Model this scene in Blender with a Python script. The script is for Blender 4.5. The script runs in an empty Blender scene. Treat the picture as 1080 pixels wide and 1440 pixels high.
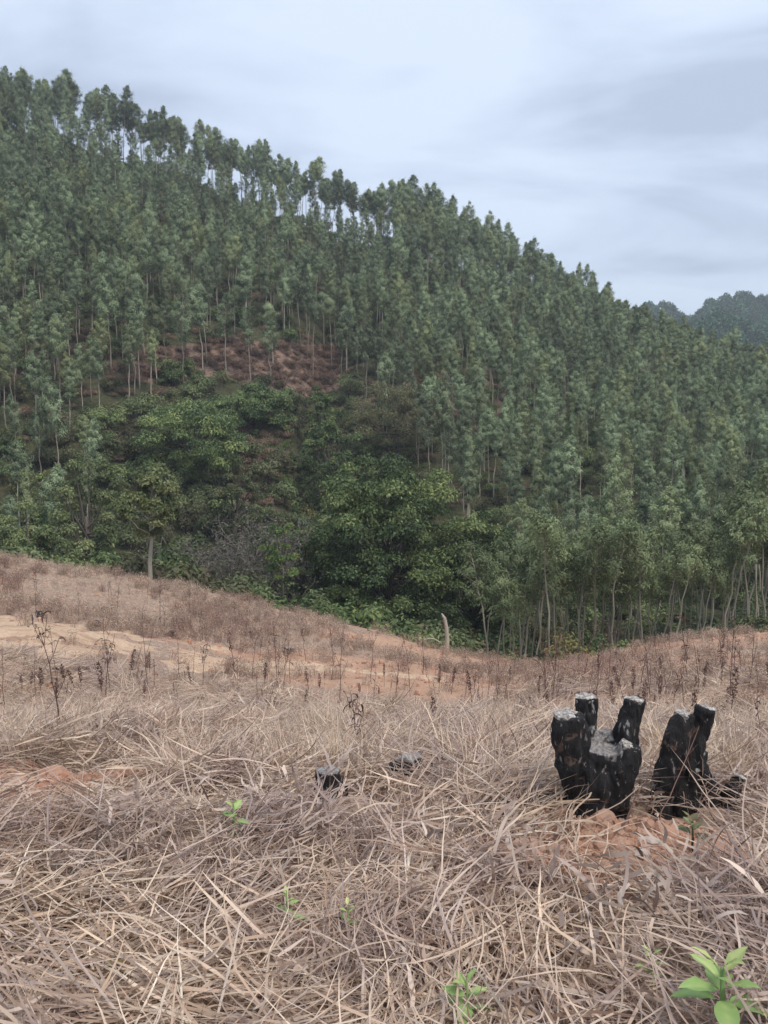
import bpy, math, random
import numpy as np
from mathutils import Vector
rng = np.random.default_rng(7)
random.seed(7)
R = math.radians
C = bpy.context.scene.collection
sc = bpy.context.scene

# ------------------------------------------------------------------ camera, sky, sun, exposure
F = 1247.0; PITCH = R(5.5); CAMZ = 1.6
cam = bpy.data.cameras.new('camera'); camo = bpy.data.objects.new('camera', cam); C.objects.link(camo)
cam.sensor_fit = 'VERTICAL'; cam.angle = 2*math.atan(720/F)
cam.clip_start = 0.05; cam.clip_end = 6000
camo.location = (0, 0, CAMZ); camo.rotation_euler = (math.pi/2-PITCH, 0, 0)
sc.camera = camo
sc.view_settings.view_transform = 'Standard'; sc.view_settings.look = 'None'
sc.view_settings.gamma = 1; sc.view_settings.use_curve_mapping = False
sc.view_settings.exposure = 0.68
SUN_EL, SUN_AZ = R(58), R(140)        # azimuth clockwise from +Y: behind the camera, to the right

w = bpy.data.worlds.new('World'); sc.world = w; w.use_nodes = True
nt = w.node_tree; nt.nodes.clear()
def N(t, tree=None, **k):
    n = (tree or nt).nodes.new(t)
    for a, b in k.items(): setattr(n, a, b)
    return n
L = nt.links.new
out = N('ShaderNodeOutputWorld'); bg = N('ShaderNodeBackground'); bg.inputs[1].default_value = 0.1
sky = N('ShaderNodeTexSky', sky_type='NISHITA'); sky.sun_disc = False
sky.sun_elevation = SUN_EL; sky.sun_rotation = SUN_AZ
geo = N('ShaderNodeTexCoord')
sep = N('ShaderNodeSeparateXYZ'); L(geo.outputs['Generated'], sep.inputs[0])
zz = N('ShaderNodeMath', operation='MAXIMUM'); L(sep.outputs[2], zz.inputs[0]); zz.inputs[1].default_value = 0.0
za = N('ShaderNodeMath', operation='ADD'); L(zz.outputs[0], za.inputs[0]); za.inputs[1].default_value = 0.30
dx = N('ShaderNodeMath', operation='DIVIDE'); L(sep.outputs[0], dx.inputs[0]); L(za.outputs[0], dx.inputs[1])
dy = N('ShaderNodeMath', operation='DIVIDE'); L(sep.outputs[1], dy.inputs[0]); L(za.outputs[0], dy.inputs[1])
cmb = N('ShaderNodeCombineXYZ'); L(dx.outputs[0], cmb.inputs[0]); L(dy.outputs[0], cmb.inputs[1])
mp = N('ShaderNodeMapping'); mp.inputs['Scale'].default_value = (1.0, 1.9, 1); mp.inputs['Location'].default_value = (5.3, 2.2, 0.9)
L(cmb.outputs[0], mp.inputs[0])
n1 = N('ShaderNodeTexNoise'); n1.inputs['Scale'].default_value = 1.5; n1.inputs['Detail'].default_value = 6; n1.inputs['Roughness'].default_value = 0.5
n1.inputs['Distortion'].default_value = 0.6
L(mp.outputs[0], n1.inputs['Vector'])
cr = N('ShaderNodeValToRGB'); L(n1.outputs[0], cr.inputs[0])
e = cr.color_ramp.elements
e[0].position = 0.38; e[0].color = (0.35, 0.41, 0.52, 1)
e[1].position = 0.60; e[1].color = (0.53, 0.605, 0.725, 1)
m_ = cr.color_ramp.elements.new(0.50); m_.color = (0.46, 0.535, 0.655, 1)
sc10 = N('ShaderNodeVectorMath', operation='SCALE'); L(cr.outputs[0], sc10.inputs[0]); sc10.inputs['Scale'].default_value = 10.0
mix = N('ShaderNodeMix', data_type='RGBA'); mix.inputs[0].default_value = 0.93
L(sky.outputs[0], mix.inputs[6]); L(sc10.outputs[0], mix.inputs[7])
L(mix.outputs[2], bg.inputs[0]); L(bg.outputs[0], out.inputs[0])

sd = bpy.data.lights.new('sun', 'SUN'); sd.energy = 1.7; sd.angle = R(20); sd.color = (1.0, 0.91, 0.80)
so = bpy.data.objects.new('sun', sd); C.objects.link(so)
sv = Vector((math.sin(SUN_AZ)*math.cos(SUN_EL), math.cos(SUN_AZ)*math.cos(SUN_EL), math.sin(SUN_EL)))
so.rotation_euler = sv.to_track_quat('Z', 'Y').to_euler(); so.location = (0, 0, 60)

# ------------------------------------------------------------------ helpers
def vnoise(x, y, seed=0):
    x = np.asarray(x, float); y = np.asarray(y, float)
    xi = np.floor(x).astype(np.int64); yi = np.floor(y).astype(np.int64)
    fx = x-xi; fy = y-yi; fx = fx*fx*(3-2*fx); fy = fy*fy*(3-2*fy)
    def h(a, b):
        v = (a*374761393 + b*668265263 + seed*982451653) & 0xffffffff
        v = ((v ^ (v >> 13))*1274126177) & 0xffffffff
        return ((v ^ (v >> 16)) & 0xffff)/65535.0*2-1
    return (h(xi, yi)*(1-fx)+h(xi+1, yi)*fx)*(1-fy)+(h(xi, yi+1)*(1-fx)+h(xi+1, yi+1)*fx)*fy
def fbm(x, y, seed=0, o=3):
    s = 0; a = 1; f = 1
    for k in range(o):
        s = s+a*vnoise(x*f, y*f, seed+k); a *= .5; f *= 2.1
    return s
def smooth(a, b, x):
    t = np.clip((x-a)/(b-a), 0, 1); return t*t*(3-2*t)

cp, sp_ = math.cos(PITCH), math.sin(PITCH)
def slope(v):
    b = (720-np.asarray(v, float))/F
    return (b*cp-sp_)/(cp+b*sp_)
def ucol(px, v=600):
    b = (720-v)/F
    return (np.asarray(px, float)-540)/F/(cp+b*sp_)
def project(x, y, z):
    z = z-CAMZ
    f = y*cp-z*sp_; up = y*sp_+z*cp
    f = np.maximum(f, 1e-3)
    return 540+F*x/f, 720-F*up/f

# ---- terrain: surveyed profile table (distance rows x bearing columns)
colpx = np.array([-300, 0, 150, 300, 450, 540, 650, 750, 900, 1080, 1380.])
ucols = ucol(colpx)
def zr(Y, v): return CAMZ+Y*slope(np.array(v, float))
rows = [
 (0, [0]*11), (3.5, [0]*11), (5.5, [-.54]*11), (8, [-1.27]*11),
 (11, [-2.05,-2.05,-2.15,-2.25,-2.35,-2.4,-2.4,-2.35,-2.3,-2.2,-2.1]),
 (14.5, [-2.1,-2.2,-2.45,-2.75,-2.85,-2.95,-3.0,-2.9,-2.75,-2.6,-2.5]),
 (19.5, [-2.3,-2.5,-2.95,-3.4,-3.75,-3.9,-4.15,-4.1,-3.9,-3.6,-3.4]),
 (24, zr(24, [790,825,845,872,900,912,940,948,928,905,885])),
 (28, zr(28, [745,782,806,838,874,890,925,938,915,890,862])),
]
z28 = rows[-1][1]
rows += [(29.5, z28-0.25), (33, z28-2.3), (38, z28-4.4),
 (48, [-7,-7.6,-8.6,-9.6,-10.6,-11,-11,-11,-10.5,-10,-9.5]),
 (56, [-6.5,-7,-8,-9,-10,-10.5,-10.5,-10.3,-9.7,-9.2,-9])]
zb = np.array(rows[-1][1], float)
rY = np.array([150,150,150,150,150,150,146,142,134,126,120.])
rv = np.array([130,168,207,276,316,336,380,436,502,575,640.])
zrg = CAMZ+rY*slope(rv)
Ys = np.arange(0, 320, 0.5); us = np.linspace(-0.75, 0.75, 151)
T = np.zeros((len(Ys), len(us)))
rowsY = np.array([r[0] for r in rows], float); rowsZ = np.array([np.array(r[1], float) for r in rows])
for j, u in enumerate(us):
    zc = np.array([np.interp(u, ucols, rowsZ[i]) for i in range(len(rows))])
    Yr = np.interp(u, ucols, rY); Zr = np.interp(u, ucols, zrg); Zb = zc[-1]
    YY = list(rowsY)+[80, 105, Yr-10, Yr, Yr+8, Yr+30, Yr+80, 320]
    ZZ = list(zc)+[Zb+(Zr-Zb)*(24/(Yr-56))*.94, Zb+(Zr-Zb)*(49/(Yr-56))*.97, Zr-(Zr-Zb)/(Yr-56)*9, Zr, Zr-.8, Zr-8, min(Zr-20, Zr*.3), -12]
    T[:, j] = np.interp(Ys, YY, ZZ)
def blur(A, k, ax):
    ker = np.hanning(2*k+3)[1:-1]; ker /= ker.sum()
    P = np.pad(A, [(k, k) if a == ax else (0, 0) for a in (0, 1)], mode='edge')
    return np.apply_along_axis(lambda r: np.convolve(r, ker, 'valid'), ax, P)
T1 = blur(blur(T, 2, 0), 3, 1); T2 = blur(blur(T, 9, 0), 5, 1)
wY = smooth(40, 60, Ys)[:, None]; T = T1*(1-wY)+T2*wY
farpx = np.array([600, 880, 905, 935, 955, 968, 985, 1020, 1060, 1110, 1250, 1500])
farv = np.array([540, 480, 455, 456, 474, 470, 453, 443, 441, 446, 455, 480])
midpx = np.array([600, 930, 1000, 1040, 1080, 1150, 1400]); midv = np.array([580, 500, 478, 484, 500, 515, 540])
def terrain(x, y, detail=True):
    x = np.asarray(x, float); y = np.asarray(y, float)
    yy = np.clip(y, 0.0, 319.4)
    u = np.clip(x/np.maximum(y, 0.3), -0.749, 0.749)
    gy = yy/0.5; i = np.floor(gy).astype(int); fy = gy-i; i2 = np.minimum(i+1, len(Ys)-1)
    gu = (u+0.75)/1.5*150; j = np.floor(gu).astype(int); fu = gu-j; j2 = np.minimum(j+1, 150)
    z = (T[i, j]*(1-fu)+T[i, j2]*fu)*(1-fy)+(T[i2, j]*(1-fu)+T[i2, j2]*fu)*fy
    # gully down the face of the hill
    hm = smooth(58, 75, y)*(1-smooth(140, 165, y))
    g0 = ucol(455)-0.0006*(95-y)
    z = z-3.2*hm*np.exp(-((u-g0)/0.028)**2)
    z = z+hm*1.1*fbm(x/16, y/16, 3, 2)
    # far hills
    uf = x/np.maximum(y, 1)
    ztop = CAMZ+480*slope(np.interp(uf, ucol(farpx), farv)); z = np.where(y > 60, np.maximum(z, -12+(ztop+12)*np.exp(-((y-480)/70)**2)), z)
    ztop = CAMZ+340*slope(np.interp(uf, ucol(midpx), midv)); z = np.where(y > 60, np.maximum(z, -12+(ztop+12)*np.exp(-((y-340)/45)**2)), z)
    if detail:
        near = 1-smooth(38, 50, y)
        z = z+near*(0.05*fbm(x/0.9, y/0.9, 11, 3)+0.10*smooth(6, 12, y)*fbm(x/3.1, y/3.1, 15, 2))
        z = z+near*(0.03*vnoise(x/0.22, y/0.22, 5)+.065*(1-smooth(6, 10, y))*fbm(x/.55, y/.55, 23, 2))
    return z
def hit(px, py, dmax=700):
    a = (px-540)/F; b = (720-py)/F
    d = np.array([a, cp+b*sp_, b*cp-sp_])
    t = np.concatenate([np.arange(0.8, 60, 0.02), np.arange(60, dmax, 0.2)])
    P = d[None]*t[:, None]; P[:, 2] += CAMZ
    k = np.nonzero(P[:, 2] < terrain(P[:, 0], P[:, 1]))[0]
    if len(k) == 0: raise ValueError('no hit %s %s' % (px, py))
    p = P[k[0]]; return float(p[0]), float(p[1]), float(terrain(p[0], p[1]))
def at(px, Y, v=700):
    x = ucol(px, v)*Y; return float(x), float(Y), float(terrain(x, Y))
def in_poly(px, py, poly):
    px = np.asarray(px); py = np.asarray(py); c = np.zeros(px.shape, bool); n = len(poly)
    for i in range(n):
        x1, y1 = poly[i]; x2, y2 = poly[(i+1) % n]
        cond = ((y1 > py) != (y2 > py)) & (px < (x2-x1)*(py-y1)/((y2-y1) or 1e-9)+x1)
        c ^= cond
    return c

class MB:
    def __init__(s): s.v = []; s.f = []; s.m = []; s.t = []; s.n = 0; s.sm = []
    def add(s, V, Q, mat=0, tint=0.5, sm=True):
        V = np.asarray(V, float).reshape(-1, 3); Q = np.asarray(Q, int).reshape(-1, 4)
        s.v.append(V); s.f.append(Q+s.n); s.m.append(np.full(len(Q), mat))
        s.sm.append(np.full(len(Q), sm))
        s.t.append(np.broadcast_to(np.asarray(tint, float), (len(V),)).copy()); s.n += len(V)
    def mesh(s, name, mats):
        V = np.concatenate(s.v); Q = np.concatenate(s.f); me = bpy.data.meshes.new(name)
        tri = Q[:, 2] == Q[:, 3]
        cnt = np.where(tri, 3, 4); tot = int(cnt.sum())
        flat = Q.ravel() if not tri.any() else np.concatenate([q[:3] if t else q for q, t in zip(Q, tri)])
        me.vertices.add(len(V)); me.vertices.foreach_set('co', V.ravel())
        me.loops.add(tot); me.loops.foreach_set('vertex_index', flat.astype(np.int32))
        me.polygons.add(len(Q)); st = np.concatenate([[0], np.cumsum(cnt)[:-1]])
        me.polygons.foreach_set('loop_start', st.astype(np.int32))
        me.polygons.foreach_set('material_index', np.concatenate(s.m).astype(np.int32))
        me.polygons.foreach_set('use_smooth', np.concatenate(s.sm))
        at_ = me.attributes.new('tint', 'FLOAT', 'POINT'); at_.data.foreach_set('value', np.concatenate(s.t).astype(np.float32))
        for m in mats: me.materials.append(m)
        me.update(calc_edges=True); me.validate(); return me
    def build(s, name, mats, parent=None, loc=None):
        if not isinstance(mats, (list, tuple)): mats = [mats]
        o = bpy.data.objects.new(name, s.mesh(name, mats)); C.objects.link(o)
        if parent: o.parent = parent
        if loc is not None: o.location = loc
        return o
def tag(o, label=None, cat=None, group=None, kind=None):
    if label: o['label'] = label
    if cat: o['category'] = cat
    if group: o['group'] = group
    if kind: o['kind'] = kind
    return o
def thing(name, label, cat, loc=(0, 0, 0), rz=0, s=1, group=None):
    o = bpy.data.objects.new(name, None); C.objects.link(o); o.empty_display_size = .1
    o.location = loc; o.rotation_euler = (0, 0, rz); o.scale = (s, s, s)
    return tag(o, label, cat, group)
def part(name, mesh, parent):
    o = bpy.data.objects.new(name, mesh); C.objects.link(o); o.parent = parent; return o

def frames(P):
    P = np.asarray(P, float); T_ = np.gradient(P, axis=0); T_ /= np.linalg.norm(T_, axis=1)[:, None]+1e-9
    ref = np.where(np.abs(T_[:, 2:3]) > .9, np.array([[1., 0, 0]]), np.array([[0, 0, 1.]]))
    A = np.cross(T_, ref); A /= np.linalg.norm(A, axis=1)[:, None]+1e-9; B = np.cross(T_, A); return T_, A, B
def tube(mb, P, rad, sides=6, mat=0, tint=.5, cap=True):
    P = np.asarray(P, float); n = len(P); rad = np.broadcast_to(rad, (n,))
    _, A, B = frames(P); th = np.arange(sides)/sides*2*math.pi
    V = P[:, None]+rad[:, None, None]*(np.cos(th)[None, :, None]*A[:, None]+np.sin(th)[None, :, None]*B[:, None])
    i = np.arange(n-1)[:, None]*sides; j = np.arange(sides)[None]; j2 = (j+1) % sides
    Q = np.stack([i+j, i+j2, i+sides+j2, i+sides+j], -1).reshape(-1, 4)
    V = V.reshape(-1, 3)
    if cap:
        V = np.vstack([V, P[-1:], P[:1]]); k = n*sides; jj = np.arange(sides); jn = (jj+1) % sides
        Q = np.vstack([Q, np.stack([(n-1)*sides+jj, (n-1)*sides+jn, np.full(sides, k), np.full(sides, k)], -1),
                       np.stack([jn, jj, np.full(sides, k+1), np.full(sides, k+1)], -1)])
    mb.add(V, Q, mat, tint)
def norm(a): return a/(np.linalg.norm(a, axis=-1, keepdims=True)+1e-9)
def leaves(mb, Cn, D, Lg, Wd, mat=0, tint=None, r=rng, droop=.15, NB=None):
    """rhombic leaves at Cn along D"""
    n = len(Cn); D = norm(D); Nn = norm(np.cross(D, r.normal(size=(n, 3)))); S = norm(np.cross(D, Nn))
    if NB is not None:
        Nn = norm(NB+r.normal(size=(n, 3))*.4); D = norm(D-(D*Nn).sum(1)[:, None]*Nn); S = norm(np.cross(D, Nn))
    Lg = np.broadcast_to(Lg, (n,))[:, None]; Wd = np.broadcast_to(Wd, (n,))[:, None]
    a = Cn; m = Cn+D*Lg*.45; t = Cn+D*Lg; t = t-np.array([0, 0, 1])*Lg*droop
    V = np.stack([a, m+S*Wd*.5, t, m-S*Wd*.5], 1).reshape(-1, 3)
    Q = np.arange(n*4).reshape(-1, 4)
    if tint is None: tint = r.random(n)
    mb.add(V, Q, mat, np.repeat(tint, 4), sm=False)

# ------------------------------------------------------------------ materials
def mat_new(name):
    m = bpy.data.materials.new(name); m.use_nodes = True; t = m.node_tree; t.nodes.clear()
    o = t.nodes.new('ShaderNodeOutputMaterial'); b = t.nodes.new('ShaderNodeBsdfPrincipled'); t.links.new(b.outputs[0], o.inputs[0])
    return m, t, b, o
def ramp(t, src, stops):
    r_ = t.nodes.new('ShaderNodeValToRGB'); t.links.new(src, r_.inputs[0]); el = r_.color_ramp.elements
    el[0].position, el[0].color = stops[0][0], (*stops[0][1], 1); el[1].position, el[1].color = stops[-1][0], (*stops[-1][1], 1)
    for p, c in stops[1:-1]: q = el.new(p); q.color = (*c, 1)
    return r_.outputs[0]
def attr(t, n):
    a = t.nodes.new('ShaderNodeAttribute'); a.attribute_name = n; return a.outputs['Fac']
def noise(t, scale, detail=3, rough=.55, vec=None, dist=0):
    n = t.nodes.new('ShaderNodeTexNoise'); n.inputs['Scale'].default_value = scale; n.inputs['Detail'].default_value = detail
    n.inputs['Roughness'].default_value = rough; n.inputs['Distortion'].default_value = dist
    if vec is None:
        tc = t.nodes.new('ShaderNodeTexCoord'); vec = tc.outputs['Object']
    t.links.new(vec, n.inputs['Vector']); return n.outputs[0]
def mixc(t, fac, a, b, mode='MIX'):
    m = t.nodes.new('ShaderNodeMix'); m.data_type = 'RGBA'; m.blend_type = mode
    for s, i in ((fac, 0), (a, 6), (b, 7)):
        if isinstance(s, (int, float)): m.inputs[i].default_value = s
        elif isinstance(s, tuple): m.inputs[i].default_value = (*s, 1)
        else: t.links.new(s, m.inputs[i])
    return m.outputs[2]
def math_(t, op, a, b=0.0, clamp=False):
    m = t.nodes.new('ShaderNodeMath'); m.operation = op; m.use_clamp = clamp
    for s, i in ((a, 0), (b, 1)):
        if isinstance(s, (int, float)): m.inputs[i].default_value = s
        else: t.links.new(s, m.inputs[i])
    return m.outputs[0]
def bump(t, b, h, s, d=0.02):
    n = t.nodes.new('ShaderNodeBump'); n.inputs['Strength'].default_value = s; n.inputs['Distance'].default_value = d
    t.links.new(h, n.inputs['Height']); t.links.new(n.outputs[0], b.inputs['Normal'])
def leaf_mat(name, stops, rand=(.75, 1.25), trans=.22, rough=.6, second=None):
    m, t, b, o = mat_new(name)
    c = ramp(t, attr(t, 'tint'), stops)
    oi = t.nodes.new('ShaderNodeObjectInfo')
    if second is not None:
        f = math_(t, 'MULTIPLY', math_(t, 'SUBTRACT', math_(t, 'FRACT', math_(t, 'MULTIPLY', oi.outputs['Random'], 7.31)), .55), 2.0, True)
        c = mixc(t, f, c, second)
    mr = t.nodes.new('ShaderNodeMapRange'); t.links.new(oi.outputs['Random'], mr.inputs[0]); mr.inputs[3].default_value = rand[0]; mr.inputs[4].default_value = rand[1]
    vm = t.nodes.new('ShaderNodeVectorMath'); vm.operation = 'SCALE'; t.links.new(c, vm.inputs[0]); t.links.new(mr.outputs[0], vm.inputs['Scale'])
    c = vm.outputs[0]
    t.links.new(c, b.inputs['Base Color']); b.inputs['Roughness'].default_value = rough; b.inputs['Specular IOR Level'].default_value = .3
    if trans:
        tr = t.nodes.new('ShaderNodeBsdfTranslucent'); t.links.new(c, tr.inputs[0]); ms = t.nodes.new('ShaderNodeMixShader'); ms.inputs[0].default_value = trans
        t.links.new(b.outputs[0], ms.inputs[1]); t.links.new(tr.outputs[0], ms.inputs[2]); t.links.new(ms.outputs[0], o.inputs[0])
    return m
M = {}
M['euc_leaf'] = leaf_mat('eucalyptus_leaf', [(0, (.10, .135, .075)), (.5, (.23, .295, .165)), (1, (.38, .44, .26))], (.6, 1.4), trans=.15, second=(.25, .28, .13))
M['young_leaf'] = leaf_mat('young_eucalyptus_leaf', [(0, (.10, .14, .065)), (.55, (.20, .25, .12)), (1, (.31, .35, .18))], (.75, 1.2), trans=.2, second=(.22, .26, .13))
M['broad_leaf'] = leaf_mat('broad_leaf', [(0, (.05, .08, .035)), (.6, (.15, .205, .08)), (1, (.33, .38, .14))], (.8, 1.25))
M['lime_leaf'] = leaf_mat('lime_leaf', [(0, (.07, .12, .04)), (.6, (.14, .2, .07)), (1, (.26, .27, .09))], (.8, 1.2))
M['yellow_leaf'] = leaf_mat('yellowing_leaf', [(0, (.12, .13, .05)), (.6, (.22, .2, .08)), (1, (.33, .26, .10))], (.8, 1.2))
M['shrub_leaf'] = leaf_mat('shrub_leaf', [(0, (.08, .105, .05)), (.6, (.19, .23, .10)), (1, (.34, .36, .17))], (.6, 1.4), second=(.11, .095, .055))
M['grey_leaf'] = leaf_mat('withered_leaf', [(0, (.09, .08, .07)), (.6, (.17, .15, .13)), (1, (.26, .23, .2))], (.85, 1.15))
M['far_leaf'] = leaf_mat('far_leaf', [(0, (.045, .10, .055)), (1, (.12, .21, .11))], (.75, 1.25), trans=0)
M['dead_fern'] = leaf_mat('dry_fern', [(0, (.14, .09, .06)), (.6, (.25, .165, .12)), (1, (.34, .24, .17))], (.7, 1.3), trans=.1)
M['straw'] = leaf_mat('straw', [(0, (.24, .145, .10)), (.2, (.50, .36, .26)), (.5, (.73, .565, .425)), (.78, (.84, .69, .53)), (1, (.90, .79, .64))], (.8, 1.15), trans=.2, rough=.55, second=(.53, .43, .38))
M['dead_leaf'] = leaf_mat('dead_leaf', [(0, (.24, .17, .14)), (.5, (.50, .39, .33)), (1, (.68, .56, .47))], (.75, 1.2), trans=.08, rough=.7)
M['stalk'] = leaf_mat('dry_stalk', [(0, (.09, .05, .045)), (.6, (.17, .10, .08)), (1, (.28, .19, .15))], (.8, 1.3), trans=0, rough=.8)
M['heather'] = leaf_mat('dry_weed', [(0, (.21, .14, .11)), (.5, (.44, .33, .26)), (1, (.70, .56, .43))], (.75, 1.25), trans=.08, rough=.8)
M['sprout'] = leaf_mat('sprout_leaf', [(0, (.20, .34, .11)), (.6, (.34, .48, .17)), (1, (.55, .62, .25))], (.9, 1.1), trans=.25, rough=.4)
def weather(m, scale, col, amt, lo=.42, hi=.62):
    t = m.node_tree; b = [n for n in t.nodes if n.type == 'BSDF_PRINCIPLED'][0]; src = b.inputs['Base Color'].links[0].from_socket
    g = t.nodes.new('ShaderNodeNewGeometry'); n = noise(t, scale, 3, .55, g.outputs['Position'])
    f = math_(t, 'MULTIPLY', ramp(t, n, [(lo, (0, 0, 0)), (hi, (1, 1, 1))]), amt); c = mixc(t, f, src, mixc(t, 1.0, src, col, 'MULTIPLY'))
    for n_ in t.nodes:
        if n_.type in ('BSDF_PRINCIPLED', 'BSDF_TRANSLUCENT'): t.links.new(c, n_.inputs[0])
M['straw_pale'] = leaf_mat('pale_straw', [(0, (.28, .17, .11)), (.2, (.55, .39, .26)), (.5, (.74, .58, .43)), (.78, (.84, .70, .53)), (1, (.90, .79, .63))], (.78, 1.15), trans=.2, rough=.55, second=(.56, .46, .38))
weather(M['straw'], 1.9, (.64, .60, .66), .85); weather(M['straw_pale'], 1.1, (.78, .70, .76), .75); weather(M['heather'], .35, (.68, .57, .58), .8)
def bark(name, a, b_, c, sc_=6):
    m, t, b, o = mat_new(name)
    tc = t.nodes.new('ShaderNodeTexCoord'); mp_ = t.nodes.new('ShaderNodeMapping'); mp_.inputs['Scale'].default_value = (1, 1, .18); t.links.new(tc.outputs['Object'], mp_.inputs[0])
    n = noise(t, sc_, 4, .6, mp_.outputs[0])
    col = ramp(t, n, [(.3, a), (.5, b_), (.7, c)])
    oi = t.nodes.new('ShaderNodeObjectInfo'); mr = t.nodes.new('ShaderNodeMapRange'); t.links.new(oi.outputs['Random'], mr.inputs[0]); mr.inputs[3].default_value = .7; mr.inputs[4].default_value = 1.2
    vm = t.nodes.new('ShaderNodeVectorMath'); vm.operation = 'SCALE'; t.links.new(col, vm.inputs[0]); t.links.new(mr.outputs[0], vm.inputs['Scale'])
    t.links.new(vm.outputs[0], b.inputs['Base Color']); b.inputs['Roughness'].default_value = .85
    bump(t, b, n, .5, .02); return m
M['euc_bark'] = bark('eucalyptus_bark', (.22, .18, .14), (.40, .35, .29), (.54, .49, .42), 3)
M['dark_bark'] = bark('dark_bark', (.06, .05, .04), (.12, .10, .08), (.2, .17, .14))
M['pale_bark'] = bark('pale_bark', (.18, .165, .125), (.32, .295, .235), (.45, .42, .345), 2)

def ground_mat():
    m, t, b, o = mat_new('field_soil')
    a = attr(t, 'bare'); n = noise(t, 1.6, 6, .65); n2 = noise(t, 14, 5, .7); n3 = noise(t, 55, 3, .7)
    litter = ramp(t, n2, [(.25, (.16, .105, .08)), (.45, (.30, .21, .16)), (.6, (.44, .33, .25)), (.75, (.54, .42, .32))])
    soil = ramp(t, n, [(.3, (.35, .19, .13)), (.5, (.48, .30, .20)), (.7, (.56, .40, .28))])
    soil = mixc(t, .5, soil, ramp(t, n3, [(.3, (.25, .13, .09)), (.7, (.62, .42, .3))]))
    f = math_(t, 'ADD', a, math_(t, 'MULTIPLY', math_(t, 'SUBTRACT', n2, .5), 1.2), True)
    f = ramp(t, f, [(.35, (0, 0, 0)), (.6, (1, 1, 1))])
    c = mixc(t, f, litter, soil)
    t.links.new(c, b.inputs['Base Color']); b.inputs['Roughness'].default_value = .95; b.inputs['Specular IOR Level'].default_value = .1
    bump(t, b, math_(t, 'ADD', n2, math_(t, 'MULTIPLY', n3, .5)), .7, .03); return m
M['field'] = ground_mat()
def hill_mat():
    m, t, b, o = mat_new('hillside_soil')
    a = attr(t, 'bare'); n = noise(t, .35, 6, .65); n2 = noise(t, 3, 5, .7)
    grn = ramp(t, n2, [(.3, (.035, .045, .025)), (.5, (.07, .075, .04)), (.7, (.12, .10, .06))])
    red = ramp(t, n2, [(.3, (.13, .08, .06)), (.5, (.235, .16, .125)), (.7, (.33, .24, .19))])
    f = ramp(t, math_(t, 'ADD', a, math_(t, 'MULTIPLY', math_(t, 'SUBTRACT', n, .5), 1.1), True), [(.3, (0, 0, 0)), (.6, (1, 1, 1))])
    t.links.new(mixc(t, f, grn, red), b.inputs['Base Color']); b.inputs['Roughness'].default_value = 1; b.inputs['Specular IOR Level'].default_value = .05
    bump(t, b, n2, .8, .2); return m
M['hill'] = hill_mat()
def track_mat():
    m, t, b, o = mat_new('track_clay')
    tc = t.nodes.new('ShaderNodeTexCoord'); mp_ = t.nodes.new('ShaderNodeMapping'); mp_.inputs['Scale'].default_value = (.3, 2.4, 1); mp_.inputs['Rotation'].default_value = (0, 0, R(15)); t.links.new(tc.outputs['Object'], mp_.inputs[0])
    n = noise(t, 1.8, 6, .6, mp_.outputs[0]); n2 = noise(t, 12, 4, .7)
    c = ramp(t, n, [(.3, (.30, .20, .13)), (.42, (.47, .33, .22)), (.55, (.58, .43, .31)), (.68, (.36, .27, .16))])
    c = mixc(t, .35, c, ramp(t, n2, [(.3, (.3, .18, .12)), (.7, (.68, .5, .36))]))
    t.links.new(c, b.inputs['Base Color']); b.inputs['Roughness'].default_value = .95; b.inputs['Specular IOR Level'].default_value = .1
    bump(t, b, n2, .6, .03); return m
M['track'] = track_mat()
def clod_mat():
    m, t, b, o = mat_new('red_clay')
    n = noise(t, 25, 4, .7)
    c = ramp(t, n, [(.3, (.30, .13, .075)), (.5, (.48, .24, .15)), (.7, (.62, .40, .28))])
    oi = t.nodes.new('ShaderNodeObjectInfo'); c = mixc(t, math_(t, 'MULTIPLY', oi.outputs['Random'], .5), c, (.5, .38, .31))
    t.links.new(c, b.inputs['Base Color']); b.inputs['Roughness'].default_value = .95; bump(t, b, n, .6, .01); return m
M['clod'] = clod_mat()
def stone_mat():
    m, t, b, o = mat_new('pale_stone'); n = noise(t, 20, 4, .7)
    c = ramp(t, n, [(.3, (.38, .29, .25)), (.6, (.58, .49, .43)), (.8, (.66, .60, .55))]); t.links.new(c, b.inputs['Base Color']); b.inputs['Roughness'].default_value = .9; bump(t, b, n, .4, .01); return m
M['stone'] = stone_mat()
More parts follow.
